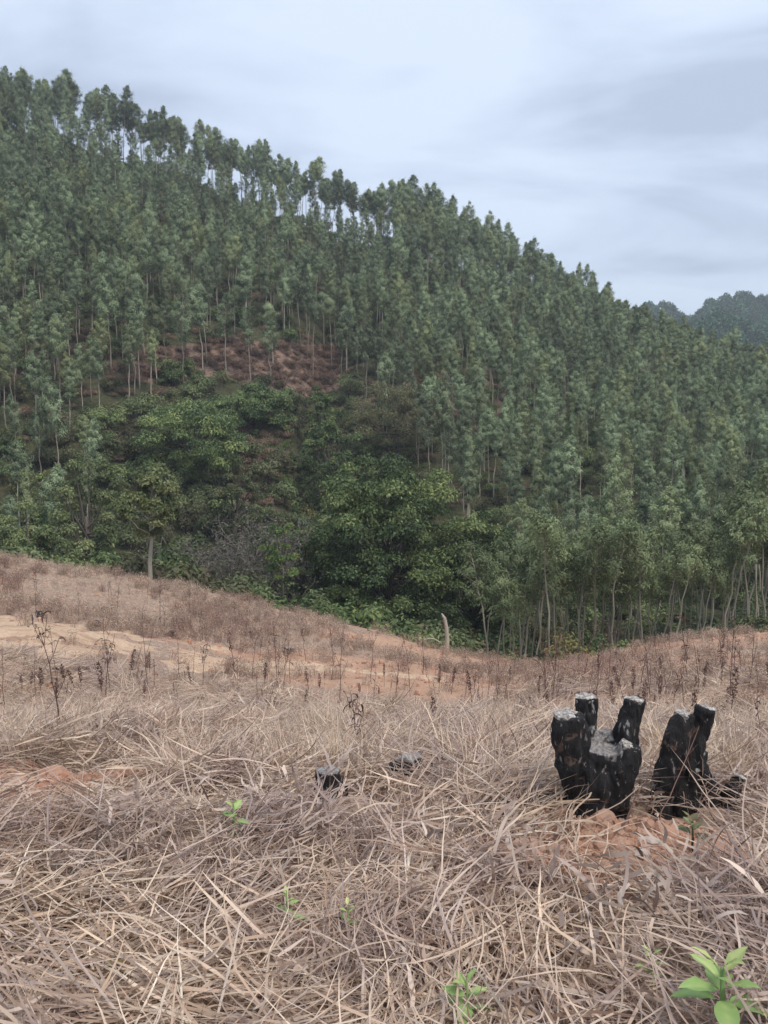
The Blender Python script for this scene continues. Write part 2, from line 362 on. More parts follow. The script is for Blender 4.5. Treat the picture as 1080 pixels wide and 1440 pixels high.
def char_mat():
    m, t, b, o = mat_new('charred_bark')
    tc = t.nodes.new('ShaderNodeTexCoord'); mp_ = t.nodes.new('ShaderNodeMapping'); mp_.inputs['Scale'].default_value = (1, 1, .3); t.links.new(tc.outputs['Object'], mp_.inputs[0])
    n = noise(t, 34, 6, .75, mp_.outputs[0]); n2 = noise(t, 11, 5, .65, None, .6); a = attr(t, 'tint'); n4 = noise(t, 90, 3, .7)
    blk = ramp(t, n, [(.3, (.008, .008, .009)), (.55, (.022, .021, .022)), (.72, (.06, .055, .055))])
    ash = ramp(t, n4, [(.3, (.12, .11, .105)), (.5, (.30, .28, .27)), (.7, (.52, .50, .48))])
    fa = ramp(t, math_(t, 'ADD', math_(t, 'MULTIPLY', a, .75), math_(t, 'SUBTRACT', n2, .5), True), [(.42, (0, 0, 0)), (.56, (1, 1, 1))])
    c = mixc(t, fa, blk, ash)
    fl = ramp(t, n2, [(.58, (0, 0, 0)), (.64, (1, 1, 1))]); c = mixc(t, math_(t, 'MULTIPLY', fl, .55), c, (.20, .12, .085))
    fs = ramp(t, noise(t, 48, 3, .6, mp_.outputs[0]), [(.62, (0, 0, 0)), (.66, (1, 1, 1))]); c = mixc(t, math_(t, 'MULTIPLY', fs, .75), c, (.32, .30, .29))
    t.links.new(c, b.inputs['Base Color']); b.inputs['Roughness'].default_value = .85; b.inputs['Specular IOR Level'].default_value = .3
    bump(t, b, n, 1.0, .02); return m
M['char'] = char_mat()
def cut_mat():
    m, t, b, o = mat_new('sawn_wood'); n = noise(t, 60, 4, .7)
    c = ramp(t, n, [(.32, (.035, .03, .03)), (.46, (.24, .215, .195)), (.64, (.56, .525, .48))]); t.links.new(c, b.inputs['Base Color']); b.inputs['Roughness'].default_value = .85; bump(t, b, n, .5, .005); return m
M['cut'] = cut_mat()

# ------------------------------------------------------------------ ground
BARE_POLY = [(185, 500), (270, 487), (340, 476), (475, 490), (480, 540), (430, 560), (380, 545), (300, 525), (190, 532)]
GULLY_POLY = [(60, 640), (190, 575), (250, 545), (300, 535), (400, 575), (500, 545), (540, 640), (620, 700), (640, 830), (640, 900), (-80, 860), (-80, 690)]
RED = [(hit(985, 1200), .66, .34), (hit(870, 1168), .42, .22), (hit(690, 1190), .22, .08), (hit(840, 1235), .2, .13), (hit(50, 1103), .55, .34), (hit(430,1300),.14,.06), (hit(1070,1230),.3,.12), (hit(265,1120),.2,.06)]
def bareness(x, y):
    b = np.zeros(np.shape(x))
    for (cx, cy, _), rx, ry in RED:
        b = np.maximum(b, np.exp(-(((x-cx)/rx)**2+((y-cy)/ry)**2)**1.5*.7))
    mid = smooth(9, 12, y)*(1-smooth(40, 46, y))
    left = 1-smooth(-.25, 0, x/np.maximum(y, 1)); b = np.maximum(b, mid*np.clip(.30-.25*left*smooth(20, 23, y)+.30*(1-left)+.6*fbm(x/3.5, y/1.6, 31, 3), 0, 1))
    # rim of the terrace along the valley
    crest = np.exp(-((y-27.0)/1.3)**2); b = np.maximum(b, crest*smooth(-.05, .03, x/np.maximum(y, 1))*.8)
    return b
def hill_bare(x, y, z):
    px, py = project(x, y, z)
    b = np.where(in_poly(px, py, BARE_POLY), .9, 0.)
    b = np.maximum(b, .5*np.exp(-(((px-20)/110)**2+((py-505)/35)**2)))
    b = np.maximum(b, .45*np.exp(-(((px-640)/120)**2+((py-560)/40)**2)))
    return b+.18
az = np.concatenate([np.linspace(-180, -42, 40)[:-1], np.linspace(-42, -30, 16)[:-1], np.linspace(-30, 30, 340)[:-1], np.linspace(30, 42, 16)[:-1], np.linspace(42, 180, 40)])
rr = np.concatenate([[0.0, .5, 1.0], np.geomspace(1.3, 50, 330), np.geomspace(50, 600, 150)[1:], [700, 900, 1200, 1500]])
A_, RR = np.meshgrid(np.radians(az), rr)
X = RR*np.sin(A_); Y = RR*np.cos(A_)
Z = terrain(X, Y)
Vg = np.stack([X, Y, Z], -1).reshape(-1, 3); na = len(az)
bare_f = bareness(X, Y).ravel(); bare_h = hill_bare(X, Y, Z).ravel()
def ground_part(name, i0, i1, mat, bare):
    mb = MB(); i = np.arange(i0, i1)[:, None]*na; j = np.arange(na-1)[None]
    Q = np.stack([i+j+na, i+j+1+na, i+j+1, i+j], -1).reshape(-1, 4)-i0*na
    mb.add(Vg[i0*na:(i1+1)*na], Q, 0, .5)
    o = mb.build(name, mat); a = o.data.attributes.new('bare', 'FLOAT', 'POINT'); a.data.foreach_set('value', bare[i0*na:(i1+1)*na].astype(np.float32))
    return tag(o, kind='structure')
isp = int(np.searchsorted(rr, 42))
g1 = ground_part('field', 0, isp, M['field'], bare_f); g2 = ground_part('hillside', isp, len(rr)-1, M['hill'], bare_h)
tag(g1, 'sloping field of dry litter and red soil'); tag(g2, 'red brown hillside soil under the trees')

# dirt track crossing the lower left of the field
tp = [(-90, 885, 16.6), (0, 893, 16.8), (120, 900, 17.0), (240, 917, 17.3), (330, 928, 17.6), (420, 940, 17.9), (520, 948, 18.2), (640, 956, 18.3)]
cx = np.array([ucol(p[0], p[1])*p[2] for p in tp]); cy = np.array([p[2] for p in tp]); hw = np.array([2.5, 2.4, 2.3, 1.9, 1.6, 1.2, .9, .5])
S_ = np.linspace(0, len(tp)-1, 140); W_ = np.linspace(-1, 1, 24)
cxs = np.interp(S_, range(len(tp)), cx); cys = np.interp(S_, range(len(tp)), cy); hws = np.interp(S_, range(len(tp)), hw)
hn = hws*(1+.3*fbm(S_*3.3, S_*0, 41, 4))
GX = cxs[:, None]+0*W_; GY = cys[:, None]+W_[None]*hn[:, None]
GZ = terrain(GX, GY)+.035-.09*np.abs(W_[None])**5-.07*np.exp(-((W_[None]-.42)/.13)**2)-.07*np.exp(-((W_[None]+.35)/.13)**2)+.05*fbm(GX/1.1, GY/.5, 43, 3)
mb = MB(); n2_ = len(W_); i = np.arange(len(S_)-1)[:, None]*n2_; j = np.arange(n2_-1)[None]
mb.add(np.stack([GX, GY, GZ], -1), np.stack([i+j, i+n2_+j, i+n2_+j+1, i+j+1], -1).reshape(-1, 4))
tag(mb.build('dirt_track', M['track']), 'bare orange clay track across the field', kind='structure')
def on_track(x, y):
    c = np.interp(x, cxs, cys); h = np.interp(x, cxs, hws, right=0); return np.where((x < cxs[-1]), np.abs(y-c) < h*(.72+.35*fbm(x/.8, y/.4, 47, 2)), False)

# ------------------------------------------------------------------ instancing of uncountable stuff
def proto_coll(name, meshes):
    c = bpy.data.collections.new(name)
    for m in meshes: c.objects.link(bpy.data.objects.new(name, m))
    return c
def scatter(name, coll, P, Rt, S, idx, label=None):
    me = bpy.data.meshes.new(name); n = len(P); me.vertices.add(n); me.vertices.foreach_set('co', np.asarray(P, np.float32).ravel())
    a = me.attributes.new('rot', 'FLOAT_VECTOR', 'POINT'); a.data.foreach_set('vector', np.asarray(Rt, np.float32).ravel())
    S = np.asarray(S, np.float32); S = S if S.ndim == 2 else np.repeat(S[:, None], 3, 1)
    a = me.attributes.new('scl', 'FLOAT_VECTOR', 'POINT'); a.data.foreach_set('vector', S.ravel())
    a = me.attributes.new('pick', 'INT', 'POINT'); a.data.foreach_set('value', np.asarray(idx, np.int32))
    o = bpy.data.objects.new(name, me); C.objects.link(o)
    g = bpy.data.node_groups.new(name+'_nodes', 'GeometryNodeTree')
    g.interface.new_socket('Geometry', in_out='INPUT', socket_type='NodeSocketGeometry'); g.interface.new_socket('Geometry', in_out='OUTPUT', socket_type='NodeSocketGeometry')
    gi = g.nodes.new('NodeGroupInput'); go = g.nodes.new('NodeGroupOutput')
    ci = g.nodes.new('GeometryNodeCollectionInfo'); ci.inputs[0].default_value = coll; ci.inputs[1].default_value = True; ci.inputs[2].default_value = True
    ip = g.nodes.new('GeometryNodeInstanceOnPoints')
    def na_(nm, ty):
        q = g.nodes.new('GeometryNodeInputNamedAttribute'); q.data_type = ty; q.inputs[0].default_value = nm; return q.outputs[0]
    g.links.new(gi.outputs[0], ip.inputs['Points']); g.links.new(ci.outputs[0], ip.inputs['Instance']); ip.inputs['Pick Instance'].default_value = True
    g.links.new(na_('pick', 'INT'), ip.inputs['Instance Index'])
    er = g.nodes.new('FunctionNodeEulerToRotation'); g.links.new(na_('rot', 'FLOAT_VECTOR'), er.inputs[0]); g.links.new(er.outputs[0], ip.inputs['Rotation'])
    g.links.new(na_('scl', 'FLOAT_VECTOR'), ip.inputs['Scale']); g.links.new(ip.outputs[0], go.inputs[0])
    md = o.modifiers.new('scatter', 'NODES'); md.node_group = g
    return tag(o, label, kind='stuff')

# ------------------------------------------------------------------ trees
def euc(seed, H=10.5, crown0=.42, rad=1.25, nb=34, per=62, leafL=.34, leafW=.11, lean=.3, lm='euc_leaf', bm='euc_bark', lod=1.0, tr=.085):
    r = np.random.default_rng(seed); tk = MB(); cr_ = MB()
    zs = np.linspace(-.5, H*.96, 9); ang = r.uniform(0, 6.28); cur = lean*(zs/H)**2*r.uniform(.3, 1.6); wob = .06*r.normal(size=(9, 2)); wob[:2] = 0
    P = np.stack([cur*math.cos(ang)+wob[:, 0], cur*math.sin(ang)+wob[:, 1], zs], -1)
    tube(tk, P, np.interp(zs, [-.5, H], [tr, .02]), 6)
    pts = []; dirs = []; tints = []; nbs = []
    for k in range(nb):
        f = crown0+(1-crown0)*((k+r.random())/nb)**.92
        if r.random() < .10: continue
        base = np.array([np.interp(f*H, zs, P[:, 0]), np.interp(f*H, zs, P[:, 1]), f*H])
        q = (f-crown0)/(1-crown0)
        Rr = rad*(np.interp(q, [0, .12, .35, .7, .92, 1], [.55, .9, 1.0, .62, .22, .05]))*r.uniform(.65, 1.3)
        a = k*2.4+r.normal()*.5; up = r.uniform(.45, 1.05)
        tip = base+np.array([math.cos(a), math.sin(a), up])*Rr
        mid = (base+tip)/2+np.array([0, 0, -.08*Rr])
        tube(tk, [base, mid, tip], [.028*(1-q)+.008, .015, .005], 3, cap=False)
        n = int(per*lod*(.5+Rr/rad)*(1.0 if f > .5 else .8)); s = r.random(n)**.45
        c = base+(tip-base)*s[:, None]*1.05+r.normal(size=(n, 3))*np.array([.14, .14, .13])*(.5+.6*Rr/rad); nbs.append(norm(c-(base+(tip-base)*.55))*.9+np.array([math.cos(a)*.35, math.sin(a)*.35, .55]))
        pts.append(c); d = r.normal(size=(n, 3))*.8+np.array([math.cos(a)*.5, math.sin(a)*.5, -.35]); dirs.append(d); tints.append(np.clip(r.normal(r.uniform(.2, .75), .15, n), 0, 1))
    nt_ = int(45*lod); top = P[-1]+r.normal(size=(nt_, 3))*np.array([.12, .12, .35]); pts.append(top); dirs.append(r.normal(size=(nt_, 3))+[0, 0, .6]); tints.append(r.uniform(.3, .9, nt_)); nbs.append(norm(r.normal(size=(nt_, 3)))+np.array([0, 0, .5]))
    pts = np.concatenate(pts); dirs = np.concatenate(dirs); tints = np.concatenate(tints)
    leaves(cr_, pts, dirs, r.uniform(.7, 1.3, len(pts))*leafL/math.sqrt(lod), r.uniform(.8, 1.2, len(pts))*leafW/math.sqrt(lod), 0, tints, r, NB=np.concatenate(nbs))
    return tk, cr_
def merged(tk, cr_, name, mats):
    m = MB(); m.add(np.concatenate(tk.v), np.concatenate(tk.f), 0, .5); m.add(np.concatenate(cr_.v), np.concatenate(cr_.f), 1, np.concatenate(cr_.t), sm=False)
    return m.mesh(name, mats)
NV = 9; NX = 10
eucs = []
for k in range(NX):
    tk, cw = euc(100+k, H=10.5, crown0=[.46, .5, .56, .42, .5, .54, .38, .6, .44, .66][k], rad=[1.1, .95, 1.15, 1.25, .9, 1.05, 1.2, 1.1, 1.3, 1.1][k], nb=46, per=85, leafL=.21, leafW=.075, lean=.5)
    eucs.append((tk.mesh('eucalyptus_trunk', [M['euc_bark']]), cw.mesh('eucalyptus_crown', [M['euc_leaf']]), merged(tk, cw, 'eucalyptus', [M['euc_bark'], M['euc_leaf']])))
yng = []
for k in range(6):
    tk, cw = euc(200+k, H=8.6, crown0=[.6, .66, .72, .56, .68, .63][k], rad=.95, nb=24, per=70, leafL=.19, leafW=.07, lean=1.3, lm='young_leaf', bm='pale_bark', tr=.075)
    yng.append((tk.mesh('young_eucalyptus_trunk', [M['pale_bark']]), cw.mesh('young_eucalyptus_crown', [M['young_leaf']])))

# jittered grid over the hill
def jit(x0, x1, y0, y1, s, r=rng):
    gx, gy = np.meshgrid(np.arange(x0, x1, s), np.arange(y0, y1, s)); gx = gx+r.uniform(-.38, .38, gx.shape)*s; gy = gy+r.uniform(-.38, .38, gy.shape)*s
    return gx.ravel(), gy.ravel()
tx, ty = jit(-115, 105, 50, 172, 2.3)
u_ = tx/ty; keep = np.abs(u_) < .64; tx, ty, u_ = tx[keep], ty[keep], u_[keep]
tz = terrain(tx, ty); tpx, tpy = project(tx, ty, tz)
Yridge = np.interp(u_, ucols, rY)
gapz = smooth(-.40, -.34, u_)*(1-smooth(-.01, .03, u_))
keep = ty < Yridge+8-1.0*gapz+12*smooth(0.02, .2, u_)
keep &= ~((ty > Yridge-16) & (ty < Yridge-3) & (rng.random(len(tx)) < .3*gapz))
bp = in_poly(tpx, tpy, BARE_POLY); gp = in_poly(tpx, tpy, GULLY_POLY)
keep &= ~gp | ((tpx < 130) & (rng.random(len(tx)) < .55))
keep &= ~bp | (rng.random(len(tx)) < .34)
keep &= rng.random(len(tx)) < .95
keep &= ~((ty < 62) & (u_ > -.02) & (u_ < .13))
keep &= ~((ty < 58) & (rng.random(len(tx)) < .3))
tx, ty, tz, tpx, tpy, u_, Yridge, gapz = [a[keep] for a in (tx, ty, tz, tpx, tpy, u_, Yridge, gapz)]
hs = np.clip(.96+.10*fbm(tx/14, ty/14, 77, 2)+rng.normal(0, .095, len(tx)), .6, 1.35)
hs *= np.interp(ty, [50, 80, 115, 150], [.64, .72, .84, 1.0])
hs *= 1-.30*gapz*smooth(Yridge-40, Yridge-22, ty)*(1-smooth(Yridge-5, Yridge-2, ty))
hs *= 1+.05*gapz*smooth(Yridge-4, Yridge-2, ty)
hs *= 1-.16*smooth(.12, .3, u_)*smooth(85, 115, ty)
inview = (tpx > -20) & (tpx < 1100)
order = np.argsort(np.where(inview, ty, 1e9)); IND = set(order[:205].tolist())
pk = rng.integers(0, NV, len(tx)); pk = np.where(in_poly(tpx, tpy, BARE_POLY), 9, pk); pk = np.where((ty > Yridge-4) & (gapz > .3), np.array([2, 7, 5, 9, 4])[pk % 5], pk); rz = rng.uniform(0, 6.28, len(tx))
def landmark(p):
    for lim, txt in [(90, 'near the left picture edge'), (240, 'in line with the tall lone trunk'), (340, 'above the grey withered tree'), (430, 'between withered tree and largest dark tree'), (560, 'above the largest dark tree'), (690, 'just right of the largest dark tree'), (780, 'above the dip in the field edge'), (900, 'above the larger charred stump'), (1010, 'above the smaller charred stump')]:
        if p < lim: return txt
    return 'near the right picture edge'
zones = [
 (lambda p, v: p < 240, 'slender eucalyptus on the lower left slope above the mixed shrubs', 'eucalyptus on the lower left slope'),
 (lambda p, v: p < 560, 'thin eucalyptus standing in and around the gully near the red bare slope', 'eucalyptus around the gully'),
 (lambda p, v: p < 820, 'grey green eucalyptus on the lower slope right of the big dark broadleaf tree', 'eucalyptus right of the dark tree'),
 (lambda p, v: True, 'dense eucalyptus low on the right slope behind the pale trunked front row', 'eucalyptus behind the front row'),
]
for i in order[:205]:
    i = int(i)
    for fn, lab, grp in zones:
        if fn(tpx[i], tpy[i]): break
    lab = ('slender eucalyptus on the foot of the slope ' if ty[i] < 66 else ('slender eucalyptus a little up the slope ' if ty[i] < 80 else 'slender eucalyptus halfway up the slope '))+landmark(tpx[i])
    t = thing('eucalyptus_tree', lab, 'tree', (tx[i], ty[i], tz[i]), rz[i], hs[i], 'eucalyptus on the lower half of the hill')
    part('trunk', eucs[pk[i]][0], t); part('crown', eucs[pk[i]][1], t)
rest = np.array([i for i in range(len(tx)) if i not in IND])
P = np.stack([tx, ty, tz], -1)[rest]; Rt = np.stack([rng.normal(0, .03, len(rest)), rng.normal(0, .03, len(rest)), rz[rest]], -1)
Sx = np.stack([hs[rest]*rng.uniform(.85, 1.15, len(rest))]*2+[hs[rest]], -1)
scatter('eucalyptus_forest', proto_coll('eucalyptus_source', [e_[2] for e_ in eucs]), P, Rt, Sx, pk[rest], 'dense eucalyptus plantation covering the upper hill to the ridge')

# front row at the right, pale leaning trunks
fr = []
r = np.random.default_rng(5)
for px_ in np.linspace(690, 1130, 44):
    for rep in range(2):
        Yt = r.uniform(33.5, 37.5) if rep == 0 else r.uniform(38, 47)
        p = at(px_+r.uniform(-8, 8), Yt); top = np.interp(px_, [690, 740, 790, 860, 930, 1000, 1080, 1130], [800, 765, 738, 745, 765, 745, 690, 680])+r.uniform(-14, 62)
        zt = CAMZ+Yt*float(slope(top)); h = zt-p[2]
        s = np.clip(h/8.0, .5, 1.35)
        fr.append((p, s))
for p, s in fr:
    lab = ('young eucalyptus right at the field edge ' if p[1] < 37.8 else 'young eucalyptus in the second row ')+landmark(540+F*p[0]/p[1]).replace('above', 'behind')
    t = thing('young_eucalyptus', lab, 'tree', p, r.uniform(0, 6.28), s, 'young eucalyptus along the right field edge')
    k = int(r.integers(0, 6)); part('trunk', yng[k][0], t); part('crown', yng[k][1], t)

# ---- broadleaf trees
def broadleaf(seed, H, Wd, nc=70, per=150, leafL=.3, leafW=.17, low=.12, lumps=1.0, trunks=1, tr=.22):
    leafL *= .52; leafW *= .52; per = int(per*2.3); nc = int(nc*1.15)
    r = np.random.default_rng(seed); tk = MB(); cw = MB()
    cz = H*(.5+low/2); rzv = H*(.5-low/2)
    cents = []
    while len(cents) < nc:
        d = norm(r.normal(size=3)); q = r.uniform(.35, 1.0)**.5
        if d[2] < -.5 and r.random() < .5: continue
        c = np.array([d[0]*Wd/2*q, d[1]*Wd/2*q, cz+d[2]*rzv*q])
        k = 1+.22*math.sin(3*math.atan2(d[1], d[0])+seed)+.12*math.sin(5*math.atan2(d[1], d[0])+seed*2)
        c[:2] *= k; cents.append(c)
    cents = np.array(cents)
    for tkk in range(trunks):
        off = r.normal(size=2)*.25*(trunks > 1); topp = np.array([off[0]*3, off[1]*3, H*.62])
        pth = np.array([[off[0], off[1], -.6], [off[0]*1.5+r.normal()*.1, off[1]*1.5, H*.2], [off[0]*2, off[1]*2+r.normal()*.15, H*.42], topp])
        tube(tk, pth, [tr, tr*.8, tr*.6, tr*.35], 8)
    for c in cents[::2]:
        zf = (r.uniform(.2, .55) if low < .3 else r.uniform(.45, .75))*H; b0 = np.array([0, 0, min(zf, c[2])]); mid = (b0+c)/2+np.array([0, 0, -.05*H])*r.random()
        tube(tk, [b0, mid, c], [tr*.35, tr*.2, .02], 4, cap=False)
    sz = Wd/9.0*lumps
    for c in cents:
        n = int(per*r.uniform(.6, 1.3)); rad = r.uniform(.6, 1.35)*sz
        d = norm(r.normal(size=(n, 3))); d[:, 2] = np.abs(d[:, 2])*.9-.25*r.random(n)
        q = r.uniform(.55, 1.05, n)[:, None]
        p = c+d*q*rad*np.array([1.0, 1.0, .95])
        base_t = r.uniform(.1, .8)
        leaves(cw, p, d*.8+r.normal(size=(n, 3))*.55+np.array([0, 0, -.2]), r.uniform(.7, 1.3, n)*leafL, r.uniform(.8, 1.2, n)*leafW, 0, np.clip(r.normal(base_t, .17, n), 0, 1), r, .12, NB=d+np.array([0, 0, .15])+r.normal(size=(n, 3))*.35)
    return tk, cw
def plant_broad(name, label, px_, Yt, topv, widpx, seed, leafm, nc=70, per=150, low=.1, leafL=.3, leafW=.17, cat='tree', bark_='dark_bark', group=None, tr=.2, dz=0, trunks=1, lumps=1.0):
    p = at(px_, Yt, topv+40); p = (p[0], p[1], p[2]+dz)
    H = CAMZ+Yt*float(slope(topv))-p[2]; Wd = widpx/F*Yt
    tk, cw = broadleaf(seed, H, Wd, nc, per, leafL, leafW, low, lumps, trunks, tr)
    t = thing(name, label, cat, p, 0, 1, group)
    tk.build('trunk', M[bark_], t); cw.build('crown', M[leafm], t); return t
plant_broad('broadleaf_tree', 'largest dark green broadleaf tree at the valley bottom, wide rounded crown', 545, 46, 640, 225, 1, 'broad_leaf', 150, 210, .0, .33, .2, lumps=.8)
plant_broad('broadleaf_tree', 'pale tipped broadleaf tree pressed against the left of the largest dark tree', 478, 48, 700, 110, 2, 'shrub_leaf', 60, 170, .0, .28, .16)
plant_broad('broadleaf_tree', 'green broadleaf tree spreading just right of the largest dark tree', 665, 47, 725, 150, 3, 'broad_leaf', 80, 170, .12, .3, .17)
plant_broad('broadleaf_tree', 'dark rounded broadleaf tree on the slope above the grey withered tree', 270, 68, 572, 150, 4, 'broad_leaf', 80, 180, .05, .34, .2)
plant_broad('broadleaf_tree', 'glossy large leaved tree just under the bare red slope', 375, 80, 545, 90, 5, 'broad_leaf', 40, 150, .0, .42, .26)
plant_broad('broadleaf_tree', 'small glossy tree standing alone right of the bare red slope foot', 450, 82, 540, 48, 6, 'broad_leaf', 24, 130, .05, .42, .26)
plant_broad('broadleaf_tree', 'bluish green broadleaf tree on the gully side above the largest tree', 468, 70, 596, 95, 7, 'broad_leaf', 46, 160, .0, .36, .22)
plant_broad('broadleaf_tree', 'flat crowned green tree partly hiding the foot of the red slope', 320, 78, 560, 90, 8, 'broad_leaf', 40, 150, .0, .36, .2)
plant_broad('lone_tree', 'tall layered tree with pale straight trunk behind the left field edge', 210, 29.6, 668, 88, 9, 'shrub_leaf', 36, 120, .42, .24, .12, bark_='pale_bark', tr=.09)
plant_broad('small_tree', 'small light green tree with thin bare stem left of the largest dark tree', 398, 42, 725, 52, 10, 'lime_leaf', 22, 110, .45, .22, .13, bark_='pale_bark', tr=.05)
plant_broad('broadleaf_tree', 'olive broadleaf tree behind the grey withered tree', 330, 60, 660, 80, 11, 'shrub_leaf', 34, 140, .05, .3, .16)
plant_broad('broadleaf_tree', 'mid green spreading tree left of the tall lone trunk', 120, 45, 640, 110, 12, 'shrub_leaf', 50, 140, .05, .28, .14)
plant_broad('broadleaf_tree', 'low green tree at the left end of the field edge', 40, 39, 712, 110, 13, 'shrub_leaf', 44, 140, .0, .25, .13)
plant_broad('yellowing_tree', 'small yellowing tree on the left slope, upper of the two', 150, 86, 505, 32, 14, 'yellow_leaf', 16, 90, .2, .34, .16, tr=.06)
plant_broad('yellowing_tree', 'small yellowing tree on the left slope, lower of the two', 148, 76, 572, 40, 15, 'yellow_leaf', 18, 90, .1, .34, .16, tr=.06)
plant_broad('broadleaf_tree', 'wide grey green broadleaf tree on the slope above right of the largest tree', 560, 78, 545, 120, 16, 'shrub_leaf', 50, 140, .15, .32, .15)
plant_broad('broadleaf_tree', 'dense dark tree between the withered tree and the largest tree', 425, 47, 735, 90, 17, 'broad_leaf', 40, 150, .0, .28, .16)

# ---- bare / withered trees
def branchy(seed, H, spread, levels=4, tr=.09, fan=4, mb=None, up=.75):
    r = np.random.default_rng(seed); mb = mb or MB(); tips = []
    def grow(p, d, ln, rad, lv):
        q = p+d*ln*.5+r.normal(size=3)*ln*.05; e_ = q+norm(d+r.normal(size=3)*.15)*ln*.5
        tube(mb, [p, q, e_], [rad, rad*.85, rad*.65], 5 if lv < 2 else 3, cap=False)
        if lv >= levels: tips.append(e_); return
        for _ in range(fan if lv else fan+1):
            nd = norm(d*up+r.normal(size=3)*spread+np.array([0, 0, .12])); grow(e_ if r.random() < .6 else q, nd, ln*r.uniform(.5, .78), rad*.58, lv+1)
    for _ in range(3): grow(np.array([r.normal()*.15, r.normal()*.15, -.3]), norm(np.array([r.normal()*.35, r.normal()*.35, 1.])), H*.38, tr, 0)
    return mb, np.array(tips)
p = at(318, 44, 760); t = thing('withered_tree', 'grey withered tree with leafless twiggy crown in the gully bottom', 'tree', p)
H = CAMZ+44*float(slope(690))-p[2]
b_, tips = branchy(3, H, .55, 4, .08, 4); b_.build('trunk', M['pale_bark'], t)
l_ = MB(); rr_ = np.random.default_rng(4); c = np.repeat(tips, 7, 0); leaves(l_, c+rr_.normal(size=c.shape)*.22, rr_.normal(size=c.shape), .2, .07, 0, None, rr_); l_.build('crown', M['grey_leaf'], t)
def bare_shrub(px_, py_, topv, seed, label, spread=.35):
    p = hit(px_, py_); H = (py_-topv)/F*p[1]*1.05
    t = thing('bare_shrub', label, 'shrub', p); b_, _ = branchy(seed, H*.95, spread, 2, .022*H, 2, up=1.1); b_.build('stem', M['pale_bark'], t); return t
bare_shrub(700, 926, 868, 21, 'leafless pale shrub with upright forked stems at the dip of the field edge')
bare_shrub(722, 924, 880, 22, 'smaller leafless forked shrub beside the dip of the field edge')
bare_shrub(850, 905, 862, 23, 'leafless forked sapling before the young eucalyptus row')
bare_shrub(945, 900, 855, 24, 'pale slanting bare sapling at the right field edge')
# snapped trunk
p = at(628, 29.5, 890); mbt = MB(); tube(mbt, [(0, 0, -.3), (.03, 0, .4), (.0, .02, .85), (-.07, 0, 1.2), (-.17, 0, 1.36)], [.075, .07, .062, .055, .02], 8)
o = mbt.build('snapped_trunk', M['euc_bark'], None, p); tag(o, 'pale snapped dead trunk standing at the edge of the dark trees', 'dead trunk')
p = at(606, 28.6, 900); mbt = MB(); a = np.linspace(0, 1, 9); tube(mbt, np.stack([-.5+.8*a, 0*a, .1+.28*np.sin(a*2.6)], -1), .035-.015*a, 6)
o = mbt.build('fallen_branch', M['euc_bark'], None, p); tag(o, 'pale arched dead branch lying beside the snapped trunk', 'branch')

# ---- shrubs
def shrub(seed, H=1.6, Wd=2.0, n=1500, leafL=.15, leafW=.075):
    r = np.random.default_rng(seed); m = MB(); k = 9
    cs = np.stack([r.normal(size=k)*Wd*.26, r.normal(size=k)*Wd*.26, r.uniform(.25, .8, k)*H], -1)
    st = MB()
    for c in cs: tube(st, [(c[0]*.15, c[1]*.15, -.15), c*.55, c], [.03, .02, .008], 4, cap=False)
    for c in cs:
        q = n//k; d = norm(r.normal(size=(q, 3))); d[:, 2] = np.abs(d[:, 2])-.3*r.random(q); bt = r.uniform(.15, .7)
        leaves(m, c+d*r.uniform(.3, 1, q)[:, None]*Wd*.26, d+r.normal(size=(q, 3))*.6, r.uniform(.7, 1.3, q)*leafL, leafW, 0, np.clip(r.normal(bt, .15, q), 0, 1), r, .25, NB=d+np.array([0, 0, .5]))
    return st, m
def shrub_set(s0, cnt, lm, **k):
    o = []
    for i in range(cnt):
        st, m = shrub(s0+i, **k); o.append((st.mesh('shrub_stem', [M['dark_bark']]), m.mesh('shrub_foliage', [M[lm]]), merged(st, m, 'shrub', [M['dark_bark'], M[lm]])))
    return o
sh_g = shrub_set(300, 5, 'shrub_leaf'); sh_d = shrub_set(310, 3, 'broad_leaf', leafL=.18, leafW=.095); sh_l = shrub_set(320, 2, 'lime_leaf', n=600); sh_y = shrub_set(330, 2, 'yellow_leaf', n=500); sh_b = shrub_set(340, 3, 'dead_fern', H=.7, Wd=1.6, n=900, leafL=.22, leafW=.04)
allsh = sh_g+sh_d+sh_l+sh_y
# countable shrubs just behind the field edge
r = np.random.default_rng(8)
for k, px_ in enumerate(np.linspace(-30, 1110, 110)):
    Yt = r.uniform(31.5, 45); p = at(px_+r.uniform(-6, 6), Yt, 850)
    side = 'left' if px_ < 430 else ('middle' if px_ < 700 else 'right')
    lab = {'left': 'leafy green shrub growing behind the left stretch of the field edge', 'middle': 'dark shrub at the foot of the largest broadleaf tree', 'right': 'low shrub between the trunks of the young eucalyptus row'}[side]
    lab = {'left': 'leafy shrub behind the field edge ', 'middle': 'dark shrub behind the field edge ', 'right': 'low shrub under young eucalyptus '}[side]+('near the brink ' if Yt < 38 else 'farther back ')+landmark(px_).replace('above', 'below' if side != 'right' else 'behind')
    t = thing('shrub', lab, 'shrub', p, r.uniform(0, 6.28), r.uniform(.7, 1.5)*(1.25 if side != 'right' else .8), 'shrubs behind the field edge')
    q = allsh[int(r.choice(12, p=np.array([3, 3, 3, 3, 3, 4, 4, 4, 1, 1, .4, .4])/29.8))]; part('stem', q[0], t); part('foliage', q[1], t)
sx, sy = jit(-110, 90, 34, 168, 1.75); u = sx/sy; k = np.abs(u) < .64; sx, sy = sx[k], sy[k]; sz_ = terrain(sx, sy); qx, qy = project(sx, sy, sz_)
gpm = in_poly(qx, qy, GULLY_POLY); bpm = in_poly(qx, qy, BARE_POLY)
Yr_ = np.interp(sx/sy, ucols, rY)
